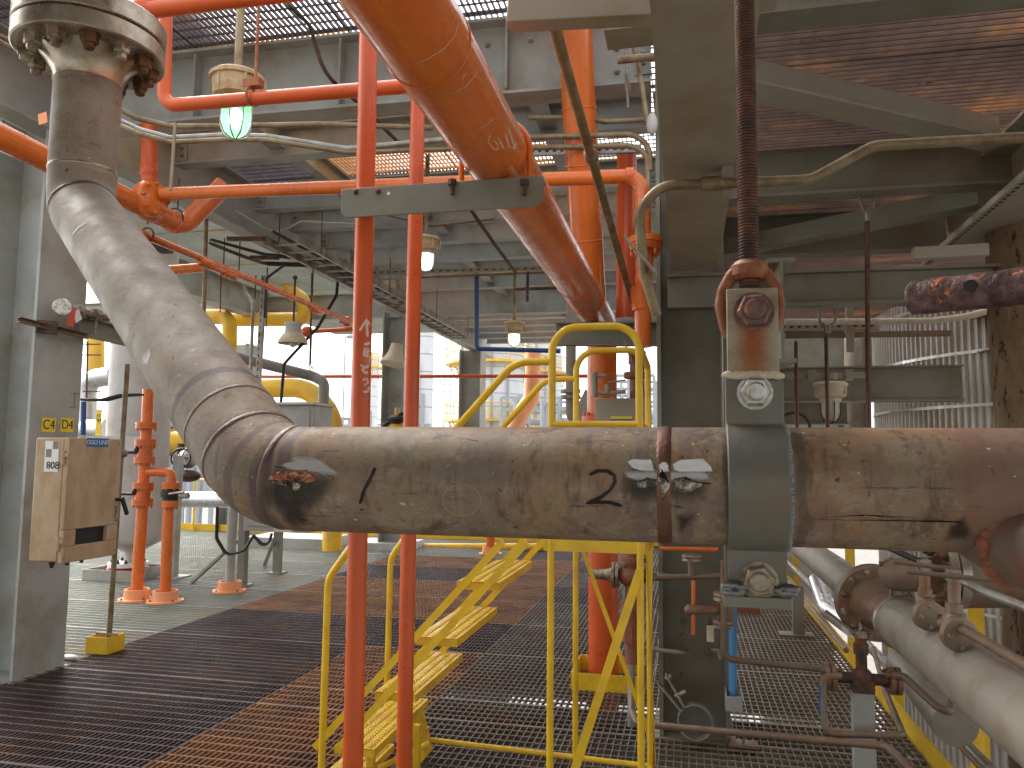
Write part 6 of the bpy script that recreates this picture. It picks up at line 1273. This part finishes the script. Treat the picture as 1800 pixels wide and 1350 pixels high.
# ------------------------------------------------------------------ refinery behind
def tower(label, u_, w_, v0, D_, plats=(), m='haze_tower', zb=-6):
    c = P(u_, 700, D=D_); top = P(u_, v0, D=D_).z; r = w_/2*D_/FP
    t = thing('process_tower', label, 'tower', (c.x, c.y, zb), 'process towers in the distance'); w = MB(); w.lathe((c.x, c.y, zb), (0, 0, 1), [(0, r), (top-zb-r*.5, r), (top-zb-r*.2, r*.8), (top-zb, r*.25)], 36); put('shell', w, M[m], t)
    w = MB(); z = zb+1
    while z < top-1: w.lathe((c.x, c.y, z), (0, 0, 1), [(0, r), (0, r*1.008), (.05, r*1.008), (.05, r)], 36, close=False); z += .9
    put('cladding_seam', w, M['haze_steel'], t)
    for v_ in plats:
        z = P(u_, v_, D=D_).z; w = MB(); w.lathe((c.x, c.y, z-.12), (0, 0, 1), [(0, r), (0, r*1.35), (.14, r*1.35), (.14, r)], 28, close=False); w.ring((c.x, c.y, z+1.1), (0, 0, 1), r*1.33, .05, 28, 5); w.ring((c.x, c.y, z+.55), (0, 0, 1), r*1.33, .035, 28, 5)
        for k in range(14): a_ = k*math.pi/7; w.cyl((c.x+math.cos(a_)*r*1.33, c.y+math.sin(a_)*r*1.33, z), (c.x+math.cos(a_)*r*1.33, c.y+math.sin(a_)*r*1.33, z+1.1), .035, 5)
        for k in range(8): a_ = k*math.pi/4; w.cyl((c.x+math.cos(a_)*r*1.3, c.y+math.sin(a_)*r*1.3, z), (c.x+math.cos(a_)*r, c.y+math.sin(a_)*r, z-1.2), .05, 5)
        put('platform', w, M['yellow'], t)
    w = MB(); x = c.x-r*1.25; y = c.y-r*.6
    for dx_ in (0, .45): w.cyl((x+dx_, y, zb), (x+dx_, y, top-1), .04, 5)
    z = zb
    while z < top-1: w.cyl((x, y, z), (x+.45, y, z), .025, 4); z += .5
    for k in range(5): a_ = -2.2+k*.45; w.tube([(c.x+math.cos(a_)*(r+.2), c.y+math.sin(a_)*(r+.2), zb), (c.x+math.cos(a_)*(r+.2), c.y+math.sin(a_)*(r+.2), top-1-k*1.5)], .09, 6)
    put('ladder', w, M['haze_steel'], t); return t
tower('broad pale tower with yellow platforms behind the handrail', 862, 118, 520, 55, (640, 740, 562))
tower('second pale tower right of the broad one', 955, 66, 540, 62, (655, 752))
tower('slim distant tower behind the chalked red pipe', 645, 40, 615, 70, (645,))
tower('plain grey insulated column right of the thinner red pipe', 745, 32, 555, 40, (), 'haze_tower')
def rack(label, u0, u1, v0, v1, D_, nx, nz, cat='pipe rack', seed=1):
    r_ = random.Random(seed); a, b = P(u0, v1, D=D_), P(u1, v0, D=D_); w = MB(); t = .08
    for k in range(nx+1):
        x = a.x+(b.x-a.x)*k/nx; y = a.y+(b.y-a.y)*k/nx
        for dy in (0, 4): w.box((x-t, y+dy-t, -6), (x+t, y+dy+t, b.z))
    for j in range(nz+1):
        z = a.z+(b.z-a.z)*j/nz
        for dy in (0, 4): w.bar((a.x, a.y+dy, z), (b.x, b.y+dy, z), .12, .16)
    for k in range(nx*3):
        z = a.z+(b.z-a.z)*r_.random(); q = .08+.15*r_.random(); x0_ = r_.random(); x1_ = min(1, x0_+.3+r_.random()*.6)
        w.tube([V((a.x+(b.x-a.x)*x0_, a.y+2*r_.random(), z)), V((a.x+(b.x-a.x)*x1_, b.y+2*r_.random(), z))], q, 8)
        x = a.x+(b.x-a.x)*r_.random(); w.tube([(x, a.y-.5, -6), (x, a.y-.5, z)], q*.8, 8)
    one('pipe_rack', label, cat, w, M['haze_steel'])
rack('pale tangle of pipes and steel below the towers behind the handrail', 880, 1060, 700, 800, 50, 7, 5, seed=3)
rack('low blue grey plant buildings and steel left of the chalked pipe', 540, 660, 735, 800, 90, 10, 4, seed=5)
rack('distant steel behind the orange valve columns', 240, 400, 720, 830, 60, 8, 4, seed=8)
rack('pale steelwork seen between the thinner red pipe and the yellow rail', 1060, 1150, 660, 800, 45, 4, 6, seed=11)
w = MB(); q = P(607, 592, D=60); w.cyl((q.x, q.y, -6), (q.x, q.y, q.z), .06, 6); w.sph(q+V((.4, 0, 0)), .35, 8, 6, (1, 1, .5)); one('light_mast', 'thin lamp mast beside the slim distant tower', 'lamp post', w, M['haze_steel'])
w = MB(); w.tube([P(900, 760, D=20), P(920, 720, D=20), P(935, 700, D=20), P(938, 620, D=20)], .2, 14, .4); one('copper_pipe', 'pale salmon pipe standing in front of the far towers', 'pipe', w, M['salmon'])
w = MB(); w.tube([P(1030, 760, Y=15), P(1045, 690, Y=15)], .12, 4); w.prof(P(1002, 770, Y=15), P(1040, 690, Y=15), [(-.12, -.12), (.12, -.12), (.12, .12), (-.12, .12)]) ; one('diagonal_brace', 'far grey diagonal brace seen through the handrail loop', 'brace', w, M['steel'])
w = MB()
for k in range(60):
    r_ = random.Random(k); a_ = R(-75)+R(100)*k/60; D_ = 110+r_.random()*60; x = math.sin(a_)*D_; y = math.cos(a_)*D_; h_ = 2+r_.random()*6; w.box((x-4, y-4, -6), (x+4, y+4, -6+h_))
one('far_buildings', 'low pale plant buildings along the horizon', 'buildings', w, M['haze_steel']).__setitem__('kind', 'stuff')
for o in bpy.data.objects:
    if '_o' in o: del o['_o']
